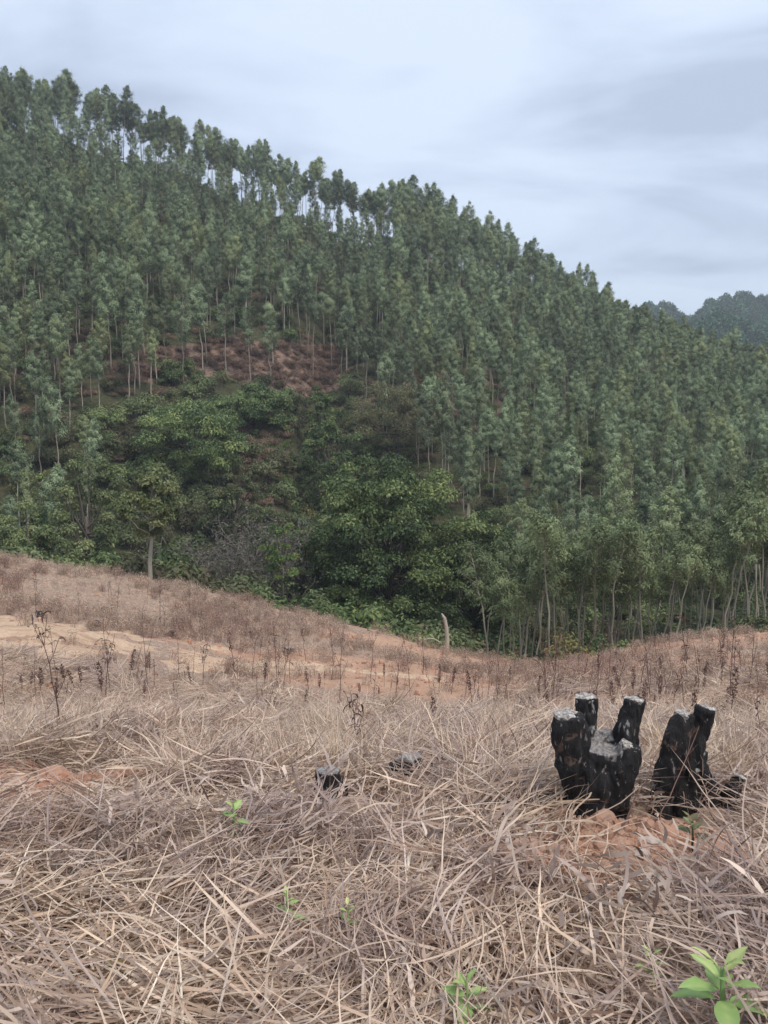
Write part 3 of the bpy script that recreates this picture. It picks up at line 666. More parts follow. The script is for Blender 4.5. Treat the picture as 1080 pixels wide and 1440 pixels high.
k = (rng.random(len(sx)) < np.where(gpm, .95, np.where(bpm, .04, np.where(sy < 70, .75, .45)))) & (sy < Yr_+3) & ~((sy < 47) & (rng.random(len(sx)) < .25))
k &= ~((((qx-365)/38)**2+((qy-640)/62)**2 < 1) & (rng.random(len(sx)) < .7))
sx, sy, sz_, bpm2, gp2 = sx[k], sy[k], sz_[k], bpm[k], gpm[k]; n = len(sx)
idx = rng.choice(12, n, p=np.array([4, 4, 4, 4, 4, 3, 3, 3, .6, .6, .5, .5])/31.2)
ss = rng.uniform(.5, 1.3, n)*np.where(gp2, 1.1, 1.0)
scatter('undergrowth', proto_coll('shrub_source', [q[2] for q in allsh]), np.stack([sx, sy, sz_], -1), np.stack([0*sx, 0*sx, rng.uniform(0, 6.28, n)], -1), ss, idx, 'mixed green undergrowth under the hillside trees')
wx, wy = jit(-40, 20, 58, 92, .8); wz = terrain(wx, wy); qx, qy = project(wx, wy, wz); k = (((qx-375)/42)**2+((qy-645)/70)**2 < 1) & (rng.random(len(qx)) < .8); wx, wy, wz = wx[k], wy[k], wz[k]; n = len(wx)
scatter('weedy_gap', proto_coll('weed_source', [q[2] for q in sh_l+sh_b[:1]]), np.stack([wx, wy, wz], -1), np.stack([0*wx, 0*wx, rng.uniform(0, 6.28, n)], -1), rng.uniform(.25, .55, n), rng.integers(0, 3, n), 'low yellow green weeds in the gap between the broadleaf trees')
# brown fern and brush on the bare slope and other thin places
bx_, by_ = jit(-95, 60, 62, 130, .95); bz_ = terrain(bx_, by_); qx, qy = project(bx_, by_, bz_)
k = (in_poly(qx, qy, BARE_POLY) & (rng.random(len(qx)) < .75)) | (rng.random(len(qx)) < .9*np.exp(-(((qx-30)/120)**2+((qy-510)/45)**2))) | (rng.random(len(qx)) < .8*np.exp(-(((qx-365)/50)**2+((qy-645)/70)**2))) | ((rng.random(len(qx)) < .12) & (qx < 760))
bx_, by_, bz_ = bx_[k], by_[k], bz_[k]; n = len(bx_)
scatter('dry_brush', proto_coll('brush_source', [q[2] for q in sh_b]), np.stack([bx_, by_, bz_], -1), np.stack([0*bx_, 0*bx_, rng.uniform(0, 6.28, n)], -1), rng.uniform(.45, 1.1, n), rng.integers(0, 3, n), 'reddish brown dry fern and brush on the bare slope')
# far hills
ft = []
for k in range(4):
    rr_ = np.random.default_rng(500+k); m = MB(); tk = MB(); tube(tk, [(0, 0, -.5), (0, 0, 5), (0, 0, 9)], [.18, .12, .04], 5)
    n = 420; d = norm(rr_.normal(size=(n, 3))); c = d*rr_.uniform(.5, 1, n)[:, None]*np.array([2.6, 2.6, 3.3])+np.array([0, 0, 6.3]); c[:, :2] *= (1-.06*np.maximum(c[:, 2:3]-5, 0))
    leaves(m, c, d+rr_.normal(size=(n, 3))*.5, 1.15, .6, 0, None, rr_); ft.append(merged(tk, m, 'far_tree', [M['dark_bark'], M['far_leaf']]))
fx, fy = jit(60, 420, 285, 530, 4.6); k = (fx/fy > .17) & (fx/fy < .62); fx, fy = fx[k], fy[k]; n = len(fx)
scatter('far_forest', proto_coll('far_tree_source', ft), np.stack([fx, fy, terrain(fx, fy)], -1), np.stack([0*fx, 0*fx, rng.uniform(0, 6.28, n)], -1), rng.uniform(.7, 1.25, n), rng.integers(0, 4, n), 'hazy blue green forest on the far hills at right')

# ------------------------------------------------------------------ dry grass
def ribbons(mb, P0, az_, el, ln, wd, bend, tint, r, seg=5, drop=0.0, wave=.0):
    """curved strips; arrays per blade. el start elevation, bend = total change of elevation"""
    n = len(P0); t = np.linspace(0, 1, seg+1)
    e_ = el[:, None]+bend[:, None]*t[None]**1.2; a_ = az_[:, None]+wave*np.cumsum(r.normal(size=(n, seg+1)), 1)
    D = np.stack([np.cos(e_)*np.cos(a_), np.cos(e_)*np.sin(a_), np.sin(e_)], -1)
    st = (ln/seg)[:, None, None]*D; Pt = P0[:, None]+np.concatenate([np.zeros((n, 1, 3)), np.cumsum(st[:, :-1], 1)], 1)
    Pt[:, :, 2] = np.maximum(Pt[:, :, 2], -.02+.01*r.random((n, 1)))
    up = norm(r.normal(size=(n, 1, 3))*.6+np.array([0, 0, 1.])); S = norm(np.cross(D, up))
    prof = np.interp(t, [0, .25, .7, 1], [.55, 1, .8, .12])
    w_ = wd[:, None, None]*prof[None, :, None]*.5
    V = np.stack([Pt-S*w_, Pt+S*w_], 2).reshape(-1, 3)
    b = np.arange(n)[:, None]*(seg+1)*2; k = np.arange(seg)[None]*2
    Q = np.stack([b+k, b+k+1, b+k+3, b+k+2], -1).reshape(-1, 4)
    mb.add(V, Q, 0, np.repeat(tint, (seg+1)*2))
def mat_patch(seed, n=85, size=.22, heading=0., spread=.42, lift=.06, wmin=.003, wmax=.0095):
    r = np.random.default_rng(seed); m = MB()
    P0 = np.stack([r.uniform(-size, size, n), r.uniform(-size, size, n), r.uniform(0, lift, n)], -1)
    az_ = heading+r.normal(0, spread, n)+math.pi*(r.random(n) < .5); el = r.normal(.08, .2, n)
    ln = r.uniform(.07, .34, n)*r.uniform(.7, 1.3); ribbons(m, P0, az_, el, ln, r.uniform(wmin, wmax, n), r.normal(-.3, .6, n), np.clip(r.beta(1.25, 1.55, n), 0, 1), r, 5, wave=.17)
    return m.mesh('straw_mat', [M['straw']])
def tuft(seed, n=42, H=.4, rad=.07, spread=.6, mat='straw', wmin=.003, wmax=.008):
    r = np.random.default_rng(seed); m = MB()
    P0 = np.stack([r.normal(0, rad, n), r.normal(0, rad, n), r.uniform(-.03, 0, n)], -1); az_ = r.uniform(0, 6.28, n)
    el = np.clip(r.normal(1.25, .3, n), .3, 1.57); ln = r.uniform(.4, 1.2, n)*H
    ribbons(m, P0, az_, el, ln, r.uniform(wmin, wmax, n), -np.abs(r.normal(spread, .7, n)), r.beta(2, 1.8, n), r, 5, wave=.12)
    return m.mesh('straw_tuft', [M[mat]])
def litter(seed, n=46, size=.22):
    r = np.random.default_rng(seed); m = MB()
    P0 = np.stack([r.uniform(-size, size, n), r.uniform(-size, size, n), r.uniform(0, .09, n)], -1)
    ribbons(m, P0, r.uniform(0, 6.28, n), r.normal(.2, .6, n), r.uniform(.05, .2, n), r.uniform(.009, .019, n), r.normal(-.6, 1.1, n), r.random(n), r, 5, wave=.3)
    return m.mesh('dead_leaf_litter', [M['dead_leaf']])
def weed(seed, n=26, H=.35):
    r = np.random.default_rng(seed); m = MB()
    P0 = np.stack([r.normal(0, .06, n), r.normal(0, .06, n), np.full(n, -.02)], -1)
    ribbons(m, P0, r.uniform(0, 6.28, n), np.clip(r.normal(1.35, .22, n), .6, 1.57), r.uniform(.5, 1.1, n)*H, r.uniform(.004, .007, n), r.normal(-.15, .3, n), r.random(n)*.7, r, 4, wave=.1)
    c = P0[r.integers(0, n, 150)]+np.stack([r.normal(0, .07, 150), r.normal(0, .07, 150), r.uniform(.3, 1, 150)*H], -1)
    leaves(m, c, r.normal(size=(150, 3)), r.uniform(.02, .06, 150), .012, 0, None, r)
    return m.mesh('dry_weed', [M['heather']])
mats_a = [mat_patch(600+i, n=88, heading=.25*i-.5) for i in range(6)]
tufts = [tuft(620+i, n=44, H=.30+.03*i) for i in range(6)]; ptufts = [tuft(630+i, n=46, H=.28+.03*i, mat='straw_pale', wmin=.003, wmax=.008) for i in range(6)]
lits = [litter(640+i) for i in range(4)]
weeds = [weed(660+i) for i in range(5)]
def field_pts(y0, y1, dens, wid=.56, pad=.6):
    A = wid*(y1**2-y0**2)+2*pad*(y1-y0); n = int(A*dens); y = np.sqrt(rng.random(n)*(y1**2-y0**2)+y0**2)
    x = rng.uniform(-1, 1, n)*(wid*y+pad); return x, y
CLEAR = []
for (a, b_, rr0, fr_) in [(838, 1152, .26, .42), (972, 1140, .27, .5), (1010, 1190, .3, .3), (880, 1175, .25, .2), (50, 1110, .46, .42), (265, 1125, .16, .14), (463, 1118, .14, .5), (574, 1108, .18, .5), (617, 1100, .1, .4), (1012, 1470, .10, .1), (656, 1460, .06, .06), (329, 1190, .07, .08), (403, 1320, .05, .05), (489, 1330, .04, .05), (165, 1410, .04, .04), (914, 1410, .05, .05), (972, 1198, .08, .15), (8, 1285, .04, .04), (905, 1200, .08, .1), (845, 1228, .06, .08)]:
    q = hit(a, b_); CLEAR.append((q[0], q[1], rr0, fr_))
def cleared(x, y, grow=1.0):
    k = np.zeros(len(x), bool)
    for cx_, cy_, rx, fr_ in CLEAR: k |= ((x-cx_)/(rx*grow))**2+((y-(cy_-fr_*.45))/((rx*.6+fr_*.75)*grow))**2 < 1
    return k
def scat(name, coll_meshes, y0, y1, dens, smin, smax, lift=0., tilt=.15, mask=None, label=None, bias=None, pw=1.0):
    x, y = field_pts(y0, y1, dens); b = bareness(x, y); pr = np.clip(1-b*pw, 0, 1)
    k = (rng.random(len(x)) < pr) & (~on_track(x, y) | (rng.random(len(x)) < .10)) & ~(cleared(x, y, 1.0 if 'tall' not in name and name != 'dry_grass' else 1.5) & (rng.random(len(x)) < .93))
    if mask is not None: k &= mask(x, y)
    x, y = x[k], y[k]; n = len(x); z = terrain(x, y)+rng.uniform(0, lift+1e-6, n)
    az_ = rng.uniform(0, 6.28, n) if bias is None else bias(x, y)+rng.normal(0, .4, n)+math.pi*(rng.random(n) < .5)
    gx = (terrain(x+.15, y, False)-terrain(x-.15, y, False))/.3; gy = (terrain(x, y+.15, False)-terrain(x, y-.15, False))/.3
    q = rng.integers(0, len(coll_meshes), n)
    rot = np.stack([np.arctan(gy)*np.cos(az_)+rng.normal(0, tilt, n)*1.0, -np.arctan(gx)*1.0+rng.normal(0, tilt, n), az_], -1)
    if lift == -1: rot[:, :2] = rng.normal(0, tilt, (n, 2))
    return scatter(name, proto_coll(name+'_source', coll_meshes), np.stack([x, y, z], -1), rot, rng.uniform(smin, smax, n), q, label)
head = lambda x, y: .35+1.3*fbm(x/.75, y/.75, 91, 2)
patchy = lambda s, th, sd: (lambda x, y: fbm(x/s, y/s, sd, 3) > th)
frontthin = lambda f: (lambda x, y: f(x, y) & ~((y < 15.8) & (x/y < .12) & (rng.random(len(x)) < .85)))
scat('straw_mat', mats_a, 1.2, 7.2, 62, .75, 1.25, .03, .12, None, 'matted flattened dry straw in the foreground', head, 1.75)
scat('leaf_litter', lits, 1.2, 6.5, 15, .5, 1.1, .04, .3, patchy(.9, -.05, 55), 'grey crumpled dead leaves among the straw', None, .8)
scat('dry_grass', tufts, 1.3, 5.0, 5, .35, .65, 0., .5, patchy(.8, -.1, 56), 'arching dry grass tufts in the foreground', None, 1)
scat('tall_dry_grass', ptufts, 4.0, 11.5, 36, .45, 1.0, 0., .25, None, 'straw coloured grass over the brow of the slope', None, 1.8)
scat('brow_straw', mats_a, 6.5, 14.2, 14, .8, 1.3, .12, .2, None, 'flattened straw between the grass on the brow', head, .9)
scat('distant_dry_weeds', weeds, 11.5, 30.5, 15, .3, 1.15, 0., .2, frontthin(patchy(2.2, -.45, 57)), 'brown dry weeds covering the terrace behind', None, .9)
scat('distant_straw', tufts, 11, 30, 9, .3, .75, 0., .4, frontthin(patchy(2.6, -.35, 58)), 'pale straw tufts on the terrace behind', None, .9)
scat('brow_weeds', weeds, 7.2, 12.5, 2.5, .6, 1.1, 0., .15, patchy(1.4, 0.0, 59), 'brown upright dry weeds behind the brow', None, .8)

# ------------------------------------------------------------------ soil clods and stones
def rock_mesh(seed, mat, rough=.25):
    import bmesh
    r = np.random.default_rng(seed); bm = bmesh.new(); bmesh.ops.create_icosphere(bm, subdivisions=2, radius=1)
    ph = r.uniform(0, 6, 9)
    for v in bm.verts:
        c = v.co; k = 1+rough*(math.sin(2.3*c.x+ph[0])*math.sin(2.7*c.y+ph[1])+.6*math.sin(5*c.z+ph[2])*math.sin(4.1*c.x+ph[3]))+r.normal()*.045
        v.co = Vector((c.x*k*1.15, c.y*k, c.z*k*.7))
    me = bpy.data.meshes.new('clod'); bm.to_mesh(me); bm.free(); me.materials.append(mat); return me
rk = [rock_mesh(700+i, M['clod']) for i in range(5)]; stn = [rock_mesh(710+i, M['stone']) for i in range(3)]
pp = []
for (c_, rx, ry) in RED:
    n = int(3200*rx*ry*math.pi); a = rng.uniform(0, 6.28, n); q = np.sqrt(rng.random(n))*1.35; pp.append(np.stack([c_[0]+np.cos(a)*q*rx, c_[1]+np.sin(a)*q*ry], -1))
pp = np.concatenate(pp); n = len(pp); pz = terrain(pp[:, 0], pp[:, 1]); s = np.clip(rng.lognormal(-5.0, .7, n), .0025, .035)
scatter('soil_crumbs', proto_coll('crumb_source', rk), np.stack([pp[:, 0], pp[:, 1], pz+s*.2], -1), rng.uniform(0, 6.28, (n, 3)), s, rng.integers(0, 5, n), 'loose crumbs of red clay soil')
xx, yy_ = field_pts(9, 29, 9); k = rng.random(len(xx)) < bareness(xx, yy_)+.05+.8*on_track(xx, yy_); xx, yy_ = xx[k], yy_[k]; n = len(xx); s = np.clip(rng.lognormal(-3.8, .6, n), .01, .1)
scatter('field_crumbs', proto_coll('crumb_source_b', rk), np.stack([xx, yy_, terrain(xx, yy_)+s*.2], -1), rng.uniform(0, 6.28, (n, 3)), s, rng.integers(0, 5, n), 'clay lumps scattered over the terrace')
def put(name, me, px_, py_, sizepx, label, cat, rot=0, sq=(1, 1, 1), dz=.25):
    p = hit(px_, py_); s = sizepx/F*p[1]/2; o = bpy.data.objects.new(name, me); C.objects.link(o); o.location = (p[0], p[1], p[2]+s*dz); o.rotation_euler = (0, .1, rot); o.scale = (s*sq[0], s*sq[1], s*sq[2]); return tag(o, label, cat)
put('clay_clod', rk[0], 848, 1158, 40, 'orange clay clod under the larger charred stump', 'clod')
put('clay_clod', rk[1], 845, 1228, 36, 'orange clay clod alone in the straw below the larger stump', 'clod', 1)
put('clay_clod', rk[2], 935, 1175, 34, 'red clay clod between the two charred stumps', 'clod', 2)
put('clay_clod', rk[3], 1010, 1205, 46, 'broad red clay clod below the smaller charred stump', 'clod', 3)
put('clay_clod', rk[4], 1050, 1238, 34, 'pale orange clod near the right picture edge', 'clod', 4)
put('clay_clod', rk[1], 75, 1100, 46, 'orange clay clod, larger of the two at the left picture edge', 'clod', 2)
put('clay_clod', rk[2], 20, 1108, 34, 'orange clay clod, smaller of the two at the left picture edge', 'clod', 1)
put('stone', stn[0], 905, 1208, 24, 'pale pointed stone in the straw below the gap between stumps', 'stone', 1)
put('stone', stn[1], 912, 1186, 24, 'flat cream stone on the red soil between stumps', 'stone', 2, (1.3, 1, .6))
put('stone', stn[2], 914, 1303, 20, 'small pinkish stone lying in the lower straw', 'stone', 0)
put('stone', stn[0], 1020, 1232, 22, 'small cream stone at the foot of the red soil', 'stone', 2)
put('stone', stn[1], 215, 1138, 16, 'small pale stone half hidden in straw at left', 'stone', 1)
for k, (a, b_, s_) in enumerate([(562, 888, 34), (585, 893, 26)]):
    put('boulder', stn[k], a, b_, s_, ['grey boulder at the brink beside the snapped trunk', 'smaller grey boulder at the brink beside the snapped trunk'][k], 'boulder', k)

# ------------------------------------------------------------------ charred stumps
PXM = 3.5/F*1.02
def stump_body(stems, seed, voxel=.0075, ash_z=None):
    mb = MB(); r = np.random.default_rng(seed)
    for st in stems:
        P_ = np.array(st['p'], float)*PXM; rad = np.array(st['r'], float)*PXM; t = np.linspace(0, 1, 9); s = np.linspace(0, 1, len(P_))
        Pp = np.stack([np.interp(t, s, P_[:, i]) for i in range(3)], -1); rp = np.interp(t, s, rad)*(1+.05*r.normal(size=9)); rp[-1] = rad[-1]
        tube(mb, Pp, rp, 14)
    tmp = mb.build('tmp_stump', M['char']); md = tmp.modifiers.new('r', 'REMESH'); md.mode = 'VOXEL'; md.voxel_size = voxel; md.use_smooth_shade = True
    dg = bpy.context.evaluated_depsgraph_get(); me = bpy.data.meshes.new_from_object(tmp.evaluated_get(dg)); me.name = 'stump_body'; bpy.data.objects.remove(tmp)
    n = len(me.vertices); co = np.empty(n*3); me.vertices.foreach_get('co', co); co = co.reshape(-1, 3); nn = np.empty(n*3); me.vertices.foreach_get('normal', nn); nn = nn.reshape(-1, 3)
    th = np.arctan2(co[:, 1], co[:, 0]); d = .013*fbm(co[:, 0]*28+co[:, 1]*17, co[:, 2]*9, seed, 3)+.0035*vnoise(co[:, 0]*90, co[:, 2]*30+co[:, 1]*70, seed+5)
    d *= (1-.8*smooth(.7, .95, nn[:, 2])); co = co+nn*d[:, None]; me.vertices.foreach_set('co', co.ravel())
    a = me.attributes.get('tint') or me.attributes.new('tint', 'FLOAT', 'POINT')
    if ash_z is None: ash = np.zeros(n)
    else:
        cx_, cz_, rx, rz_ = ash_z; q = np.exp(-(((co[:, 0]/PXM-cx_)/rx)**2+((co[:, 2]/PXM-cz_)/rz_)**2)); ash = q*(.35+.65*smooth(-.1, .6, nn[:, 2]))
    ash = np.maximum(ash, .25*smooth(.5, .9, nn[:, 2])); a.data.foreach_set('value', ash.astype(np.float32))
    for p_ in me.polygons: p_.use_smooth = True
    if not me.materials: me.materials.append(M['char'])
    me.update(); return me
def cut_face(parent, c, rad, seed, tilt=(0, 0)):
    r = np.random.default_rng(seed); k = 18; th = np.arange(k)/k*6.2832; rr2 = rad*.93*(1+.08*np.sin(2*th+seed)+.07*r.normal(size=k)); m = MB()
    ring = np.stack([np.cos(th)*rr2, np.sin(th)*rr2, -.003+r.normal(size=k)*.0025], -1); inner = ring*.55+np.array([0, 0, .003])+np.stack([0*th, 0*th, r.normal(size=k)*.0015], -1); low = ring*.97-np.array([0, 0, .012])
    V = np.vstack([low, ring+[0, 0, .002], inner, [[0, 0, .002]]]); j = np.arange(k); j2 = (j+1) % k
    Q = np.vstack([np.stack([j, j2, k+j2, k+j], -1), np.stack([k+j, k+j2, 2*k+j2, 2*k+j], -1), np.stack([2*k+j, 2*k+j2, np.full(k, 3*k), np.full(k, 3*k)], -1)])
    m.add(V, Q, sm=False); o = m.build('cut_face', M['cut'], parent, tuple(np.array(c, float)*PXM)); o.rotation_euler = (tilt[0], tilt[1], 0); return o
# larger stump (units: 1 = a picture pixel of the photograph at 3.5 m, base at z 0)
pA = hit(838, 1150); pA = (pA[0], pA[1], pA[2]+.02); tA = thing('charred_stump', 'larger charred coppice stump with four sawn stems, left of the two', 'stump', pA)
A = [dict(p=[(-24, 6, -25), (-24, 4, 20), (-34, 0, 90), (-41, -2, 147)], r=[22, 19, 23, 23]),
     dict(p=[(-2, 10, -25), (0, 10, 45), (6, 10, 98)], r=[34, 40, 33]), dict(p=[(-6, 16, 40), (-4, 18, 80), (-8, 20, 122)], r=[18, 18, 9]), dict(p=[(14, 20, 40), (12, 20, 80), (16, 22, 116)], r=[18, 17, 8]), dict(p=[(-8, -8, 20), (-10, -10, 60), (-12, -6, 98)], r=[20, 18, 10]),
     dict(p=[(-2, 30, 40), (-8, 34, 110), (-10, 36, 162)], r=[22, 17, 16]),
     dict(p=[(26, 10, -25), (26, 8, 30), (40, 12, 95), (53, 14, 166)], r=[23, 24, 19, 13.5]),
     dict(p=[(22, -8, 15), (30, -14, 60), (40, -16, 108)], r=[22, 20, 16]),
     dict(p=[(2, 0, -30), (2, 2, 2)], r=[46, 34]), dict(p=[(4, -12, -20), (4, -10, 14), (6, -4, 50)], r=[20, 15, 14])]
tA.scale = (1.08, 1, 1.03); part('body', stump_body(A, 31, .0072, (8, 100, 36, 40)), tA)
cut_face(tA, (-41, -2, 149), 21*PXM, 1, (.2, .16)); cut_face(tA, (-10, 36, 163), 15*PXM, 2, (.3, -.1)); cut_face(tA, (53, 14, 167), 13*PXM, 3, (.1, .12)); cut_face(tA, (40, -16, 109), 14*PXM, 4, (.2, .5))
pB = hit(972, 1142); pB = (pB[0], pB[1], pB[2]+.03); tB = thing('charred_stump', 'smaller charred stump split into two leaning stems with ash, right of the two', 'stump', pB)
B_ = [dict(p=[(-46, 0, -25), (-40, 2, 20), (-22, 6, 75), (-12, 8, 138)], r=[18, 16, 21, 15]),
      dict(p=[(-10, 10, 55), (10, 14, 100), (22, 14, 144)], r=[17, 15, 14]),
      dict(p=[(16, 14, -20), (20, 16, 25), (12, 16, 74)], r=[18, 16, 11]),
      dict(p=[(-14, 6, -25), (-8, 8, 10), (0, 10, 52)], r=[20, 19, 13]),
      dict(p=[(34, 10, -20), (32, 12, 14), (26, 14, 40)], r=[15, 12, 8])]
part('body', stump_body(B_, 32, .0068, (18, 48, 30, 44)), tB)
cut_face(tB, (-12, 8, 139), 14*PXM, 5, (.12, .25)); cut_face(tB, (22, 14, 145), 13*PXM, 6, (.1, .2))
tB.scale = (1.18, 1.05, 1.1); pC = hit(1024, 1136); pC = (pC[0], pC[1], pC[2]+.02); tC = thing('charred_stub', 'short charred stub leaning right beside the smaller stump', 'stump', pC)
part('body', stump_body([dict(p=[(0, 0, -15), (6, 0, 18), (18, 0, 46)], r=[14, 13, 12])], 33, .0055), tC); cut_face(tC, (18, 0, 47), 11*PXM, 8, (.1, .4))
# burnt chunk, lying
pD = hit(463, 1122); pD = (pD[0], pD[1], pD[2]+.02); tD = thing('burnt_stump', 'small burnt stump sunk in straw left of centre', 'stump', pD, 0, 1.0)
part('body', stump_body([dict(p=[(0, 0, -15), (-2, 0, 40)], r=[24, 19]), dict(p=[(12, 4, -10), (15, 4, 24)], r=[14, 11])], 34, .006, (0, 36, 40, 14)), tD)
pE = hit(574, 1108); pE = (pE[0], pE[1], pE[2]+.07); mE = stump_body([dict(p=[(-28, 0, 8), (-5, 2, 12), (24, 5, 18)], r=[7, 12, 8])], 35, .005, (0, 22, 40, 12)); o = bpy.data.objects.new('charred_log', mE); C.objects.link(o); o.location = pE; o.scale = (1.15, 1.3, 1.5); tag(o, 'short charred log lying flat in the straw left of the larger stump', 'log')
pE = hit(617, 1100); pE = (pE[0], pE[1], pE[2]+.07); mE = stump_body([dict(p=[(-14, 0, 6), (0, 2, 8), (14, 3, 5)], r=[6, 9, 6])], 36, .005); o = bpy.data.objects.new('charred_lump', mE); C.objects.link(o); o.location = pE; tag(o, 'small black charred lump just right of the short log', 'log')
# far small stumps on the terrace
for k, (a, b_, lab, ash) in enumerate([(57, 868, 'small dark stump on the terrace above the left end of the track', 0), (407, 918, 'black stump with white ash top right of the track', 1), (137, 880, 'tiny dark stump between the track and the left slope', 0), (240, 895, 'low broken stump at the upper rim of the track', 0), (820, 985, 'dark burnt lump in the weeds behind the larger stump', 0)]):
    p = hit(a, b_); s = p[1]/3.5*.34
    me = stump_body([dict(p=[(-6, 0, -12), (-8, 0, 24)], r=[14, 13]), dict(p=[(14, 0, -12), (16, 0, 14)], r=[12, 10])], 50+k, .012, (0, 24, 30, 8) if ash else None); o = thing('distant_stump', lab, 'stump', p, k, s); part('body', me, o)
    if ash: cut_face(o, (-8, 0, 25), 13*PXM, k)

# ------------------------------------------------------------------ stalks and twigs
def stalk(seed, H=.8, nl=16, branches=3, r0=.0045, leafy=1.0):
    r = np.random.default_rng(seed); st = MB(); lf = MB(); z = np.linspace(0, H, 8); a = r.uniform(0, 6.28); k = .10*H*r.uniform(.2, 1.5)*(z/H)**2
    P_ = np.stack([k*math.cos(a)+.006*r.normal(size=8), k*math.sin(a)+.006*r.normal(size=8), z-.04], -1); tube(st, P_, np.linspace(r0, r0*.35, 8), 5, tint=.3)
    ends = [P_]
    for _ in range(branches):
        b0 = P_[r.integers(3, 7)]; a2 = r.uniform(0, 6.28); ln = H*r.uniform(.12, .3); d = norm(np.array([math.cos(a2)*.5, math.sin(a2)*.5, 1.])); q = np.stack([b0, b0+d*ln*.5, b0+d*ln+[0, 0, .02]]); tube(st, q, [r0*.5, r0*.4, r0*.25], 4, tint=.3, cap=False); ends.append(q)
    n = int(nl*leafy); 
    if n:
        src = np.concatenate([e_[1:] for e_ in ends]); c = src[r.integers(0, len(src), n)]+r.normal(size=(n, 3))*.006; az_ = r.uniform(0, 6.28, n)
        ribbons(lf, c, az_, r.normal(.2, .5, n), r.uniform(.04, .12, n), r.uniform(.006, .016, n), r.normal(-1.6, .6, n), r.random(n)*.8, r, 4, wave=.2)
        lf2 = c+r.normal(size=(n, 3))*.01; leaves(lf, lf2, r.normal(size=(n, 3))+[0, 0, .6], .03, .014, 0, None, r)
    return st, lf
def dock(seed, H=.4):
    r = np.random.default_rng(seed); st = MB(); hd = MB(); tube(st, [(0, 0, -.05), (r.normal()*.01, 0, H*.5), (r.normal()*.03, r.normal()*.02, H)], [.004, .0035, .002], 5, tint=.3)
    n = 130; z = r.uniform(.45, 1, n)*H; w_ = np.interp(z/H, [.45, .6, .9, 1], [.006, .018, .014, .003]); a = r.uniform(0, 6.28, n)
    c = np.stack([np.cos(a)*w_, np.sin(a)*w_, z], -1); leaves(hd, c, r.normal(size=(n, 3))+[0, 0, .8], .022, .014, 0, r.random(n)*.6, r)
    return st, hd
def stalk_at(px_, base, top, label, seed, nl=16, br=3, group=None, r0=.0045):
    p = hit(px_, base); H = (base-top)/F*p[1]*1.03; st, lf = stalk(seed, H, nl, br, r0); t = thing('dry_stalk', label, 'dry stalk', p, 0, 1, group); st.build('stem', M['stalk'], t)
    if nl: lf.build('leaves', M['stalk'], t)
stalk_at(86, 1050, 872, 'tall leafy brown stalk, tallest at the left side of the brow', 1, 34, 5, r0=.006)
stalk_at(50, 1010, 898, 'thin brown stalk just left of the tallest left stalk', 2, 10, 2)
stalk_at(478, 1010, 872, 'tall dark bare stalk rising over the middle of the brow', 3, 14, 4, r0=.006)
stalk_at(272, 965, 890, 'slender curved stalk in front of the track', 4, 6, 1)
stalk_at(334, 985, 905, 'thin pale stalk right of the track centre', 5, 8, 1)
stalk_at(500, 1075, 960, 'brown stalk with drooping leaves above the small burnt stump', 6, 24, 3)
stalk_at(620, 1100, 1045, 'short stalk standing at the charred lump', 7, 8, 1)
stalk_at(8, 1040, 905, 'thin stalk at the very left of the picture', 8, 8, 1)
stalk_at(217, 975, 925, 'short dark stalk before the track', 9, 12, 2)
stalk_at(525, 1010, 930, 'upright thin stalk right of the tall middle stalk', 10, 10, 2)
stalk_at(782, 1000, 905, 'thin branched stalk behind and left of the larger stump', 11, 12, 3)
stalk_at(712, 1000, 930, 'slender stalk midway between centre and larger stump', 12, 10, 2)
stalk_at(655, 985, 935, 'short pale stalk right of centre on the brow', 14, 10, 1)
stalk_at(925, 1010, 930, 'bare thin stalk rising in the gap between the stumps', 15, 8, 2)
stalk_at(1068, 1060, 975, 'bent stalk at the right picture edge beside the smaller stump', 16, 10, 3)
stalk_at(200, 1230, 1180, 'stubby brown stalk low in the left straw', 17, 10, 1)
def spot(p):
    for lim, txt in [(110, 'around the tallest left stalk'), (300, 'in front of the left part of the track'), (440, 'in front of the right end of the track'), (560, 'around the tall dark middle stalk'), (670, 'below the snapped pale trunk'), (775, 'just left of the larger stump'), (905, 'behind the larger stump'), (1020, 'behind the smaller stump')]:
        if p < lim: return txt
    return 'at the right picture edge'
r = np.random.default_rng(71)
svar = []
for k in range(7):
    st, lf = stalk(900+k, .6+.05*k, [0, 6, 14, 10, 20, 4, 12][k], [1, 4, 3, 5, 2, 3, 4][k], .005); svar.append((st.mesh('stalk_stem', [M['stalk']]), lf.mesh('stalk_leaves', [M['stalk']]) if lf.v else None))
for k in range(70):
    px_ = r.uniform(560, 1090) if k % 4 else r.uniform(0, 560); p = hit(px_, r.uniform(940, 1030)); d = svar[int(r.integers(0, 7))]; rt = px_ > 560
    t = thing('thin_stalk', 'thin dry stalk on the brow '+spot(px_), 'dry stalk', p, r.uniform(0, 6.28), r.uniform(.55, 1.55), 'thin stalks on the grassy brow')
    t.rotation_euler = (r.normal()*.1, r.normal()*.1, r.uniform(0, 6.28)); part('stem', d[0], t)
    if d[1]: part('leaves', d[1], t)
r = np.random.default_rng(73)
for k in range(80):
    px_ = r.uniform(0, 1080); Yt = r.uniform(14, 27); p = at(px_, Yt, 900)
    if on_track(np.array([p[0]]), np.array([p[1]]))[0]: continue
    d = svar[int(r.integers(0, 7))]; lf_ = px_ < 620
    t = thing('terrace_stalk', ('thin stalk on the bank beyond the track ' if Yt > 19 else 'thin stalk on the near bank ')+spot(px_).replace('in front of', 'level with'), 'dry stalk', p, r.uniform(0, 6.28), r.uniform(.6, 1.5), 'stalks on the bank behind the brow'); part('stem', d[0], t)
    if d[1]: part('leaves', d[1], t)
docks = []
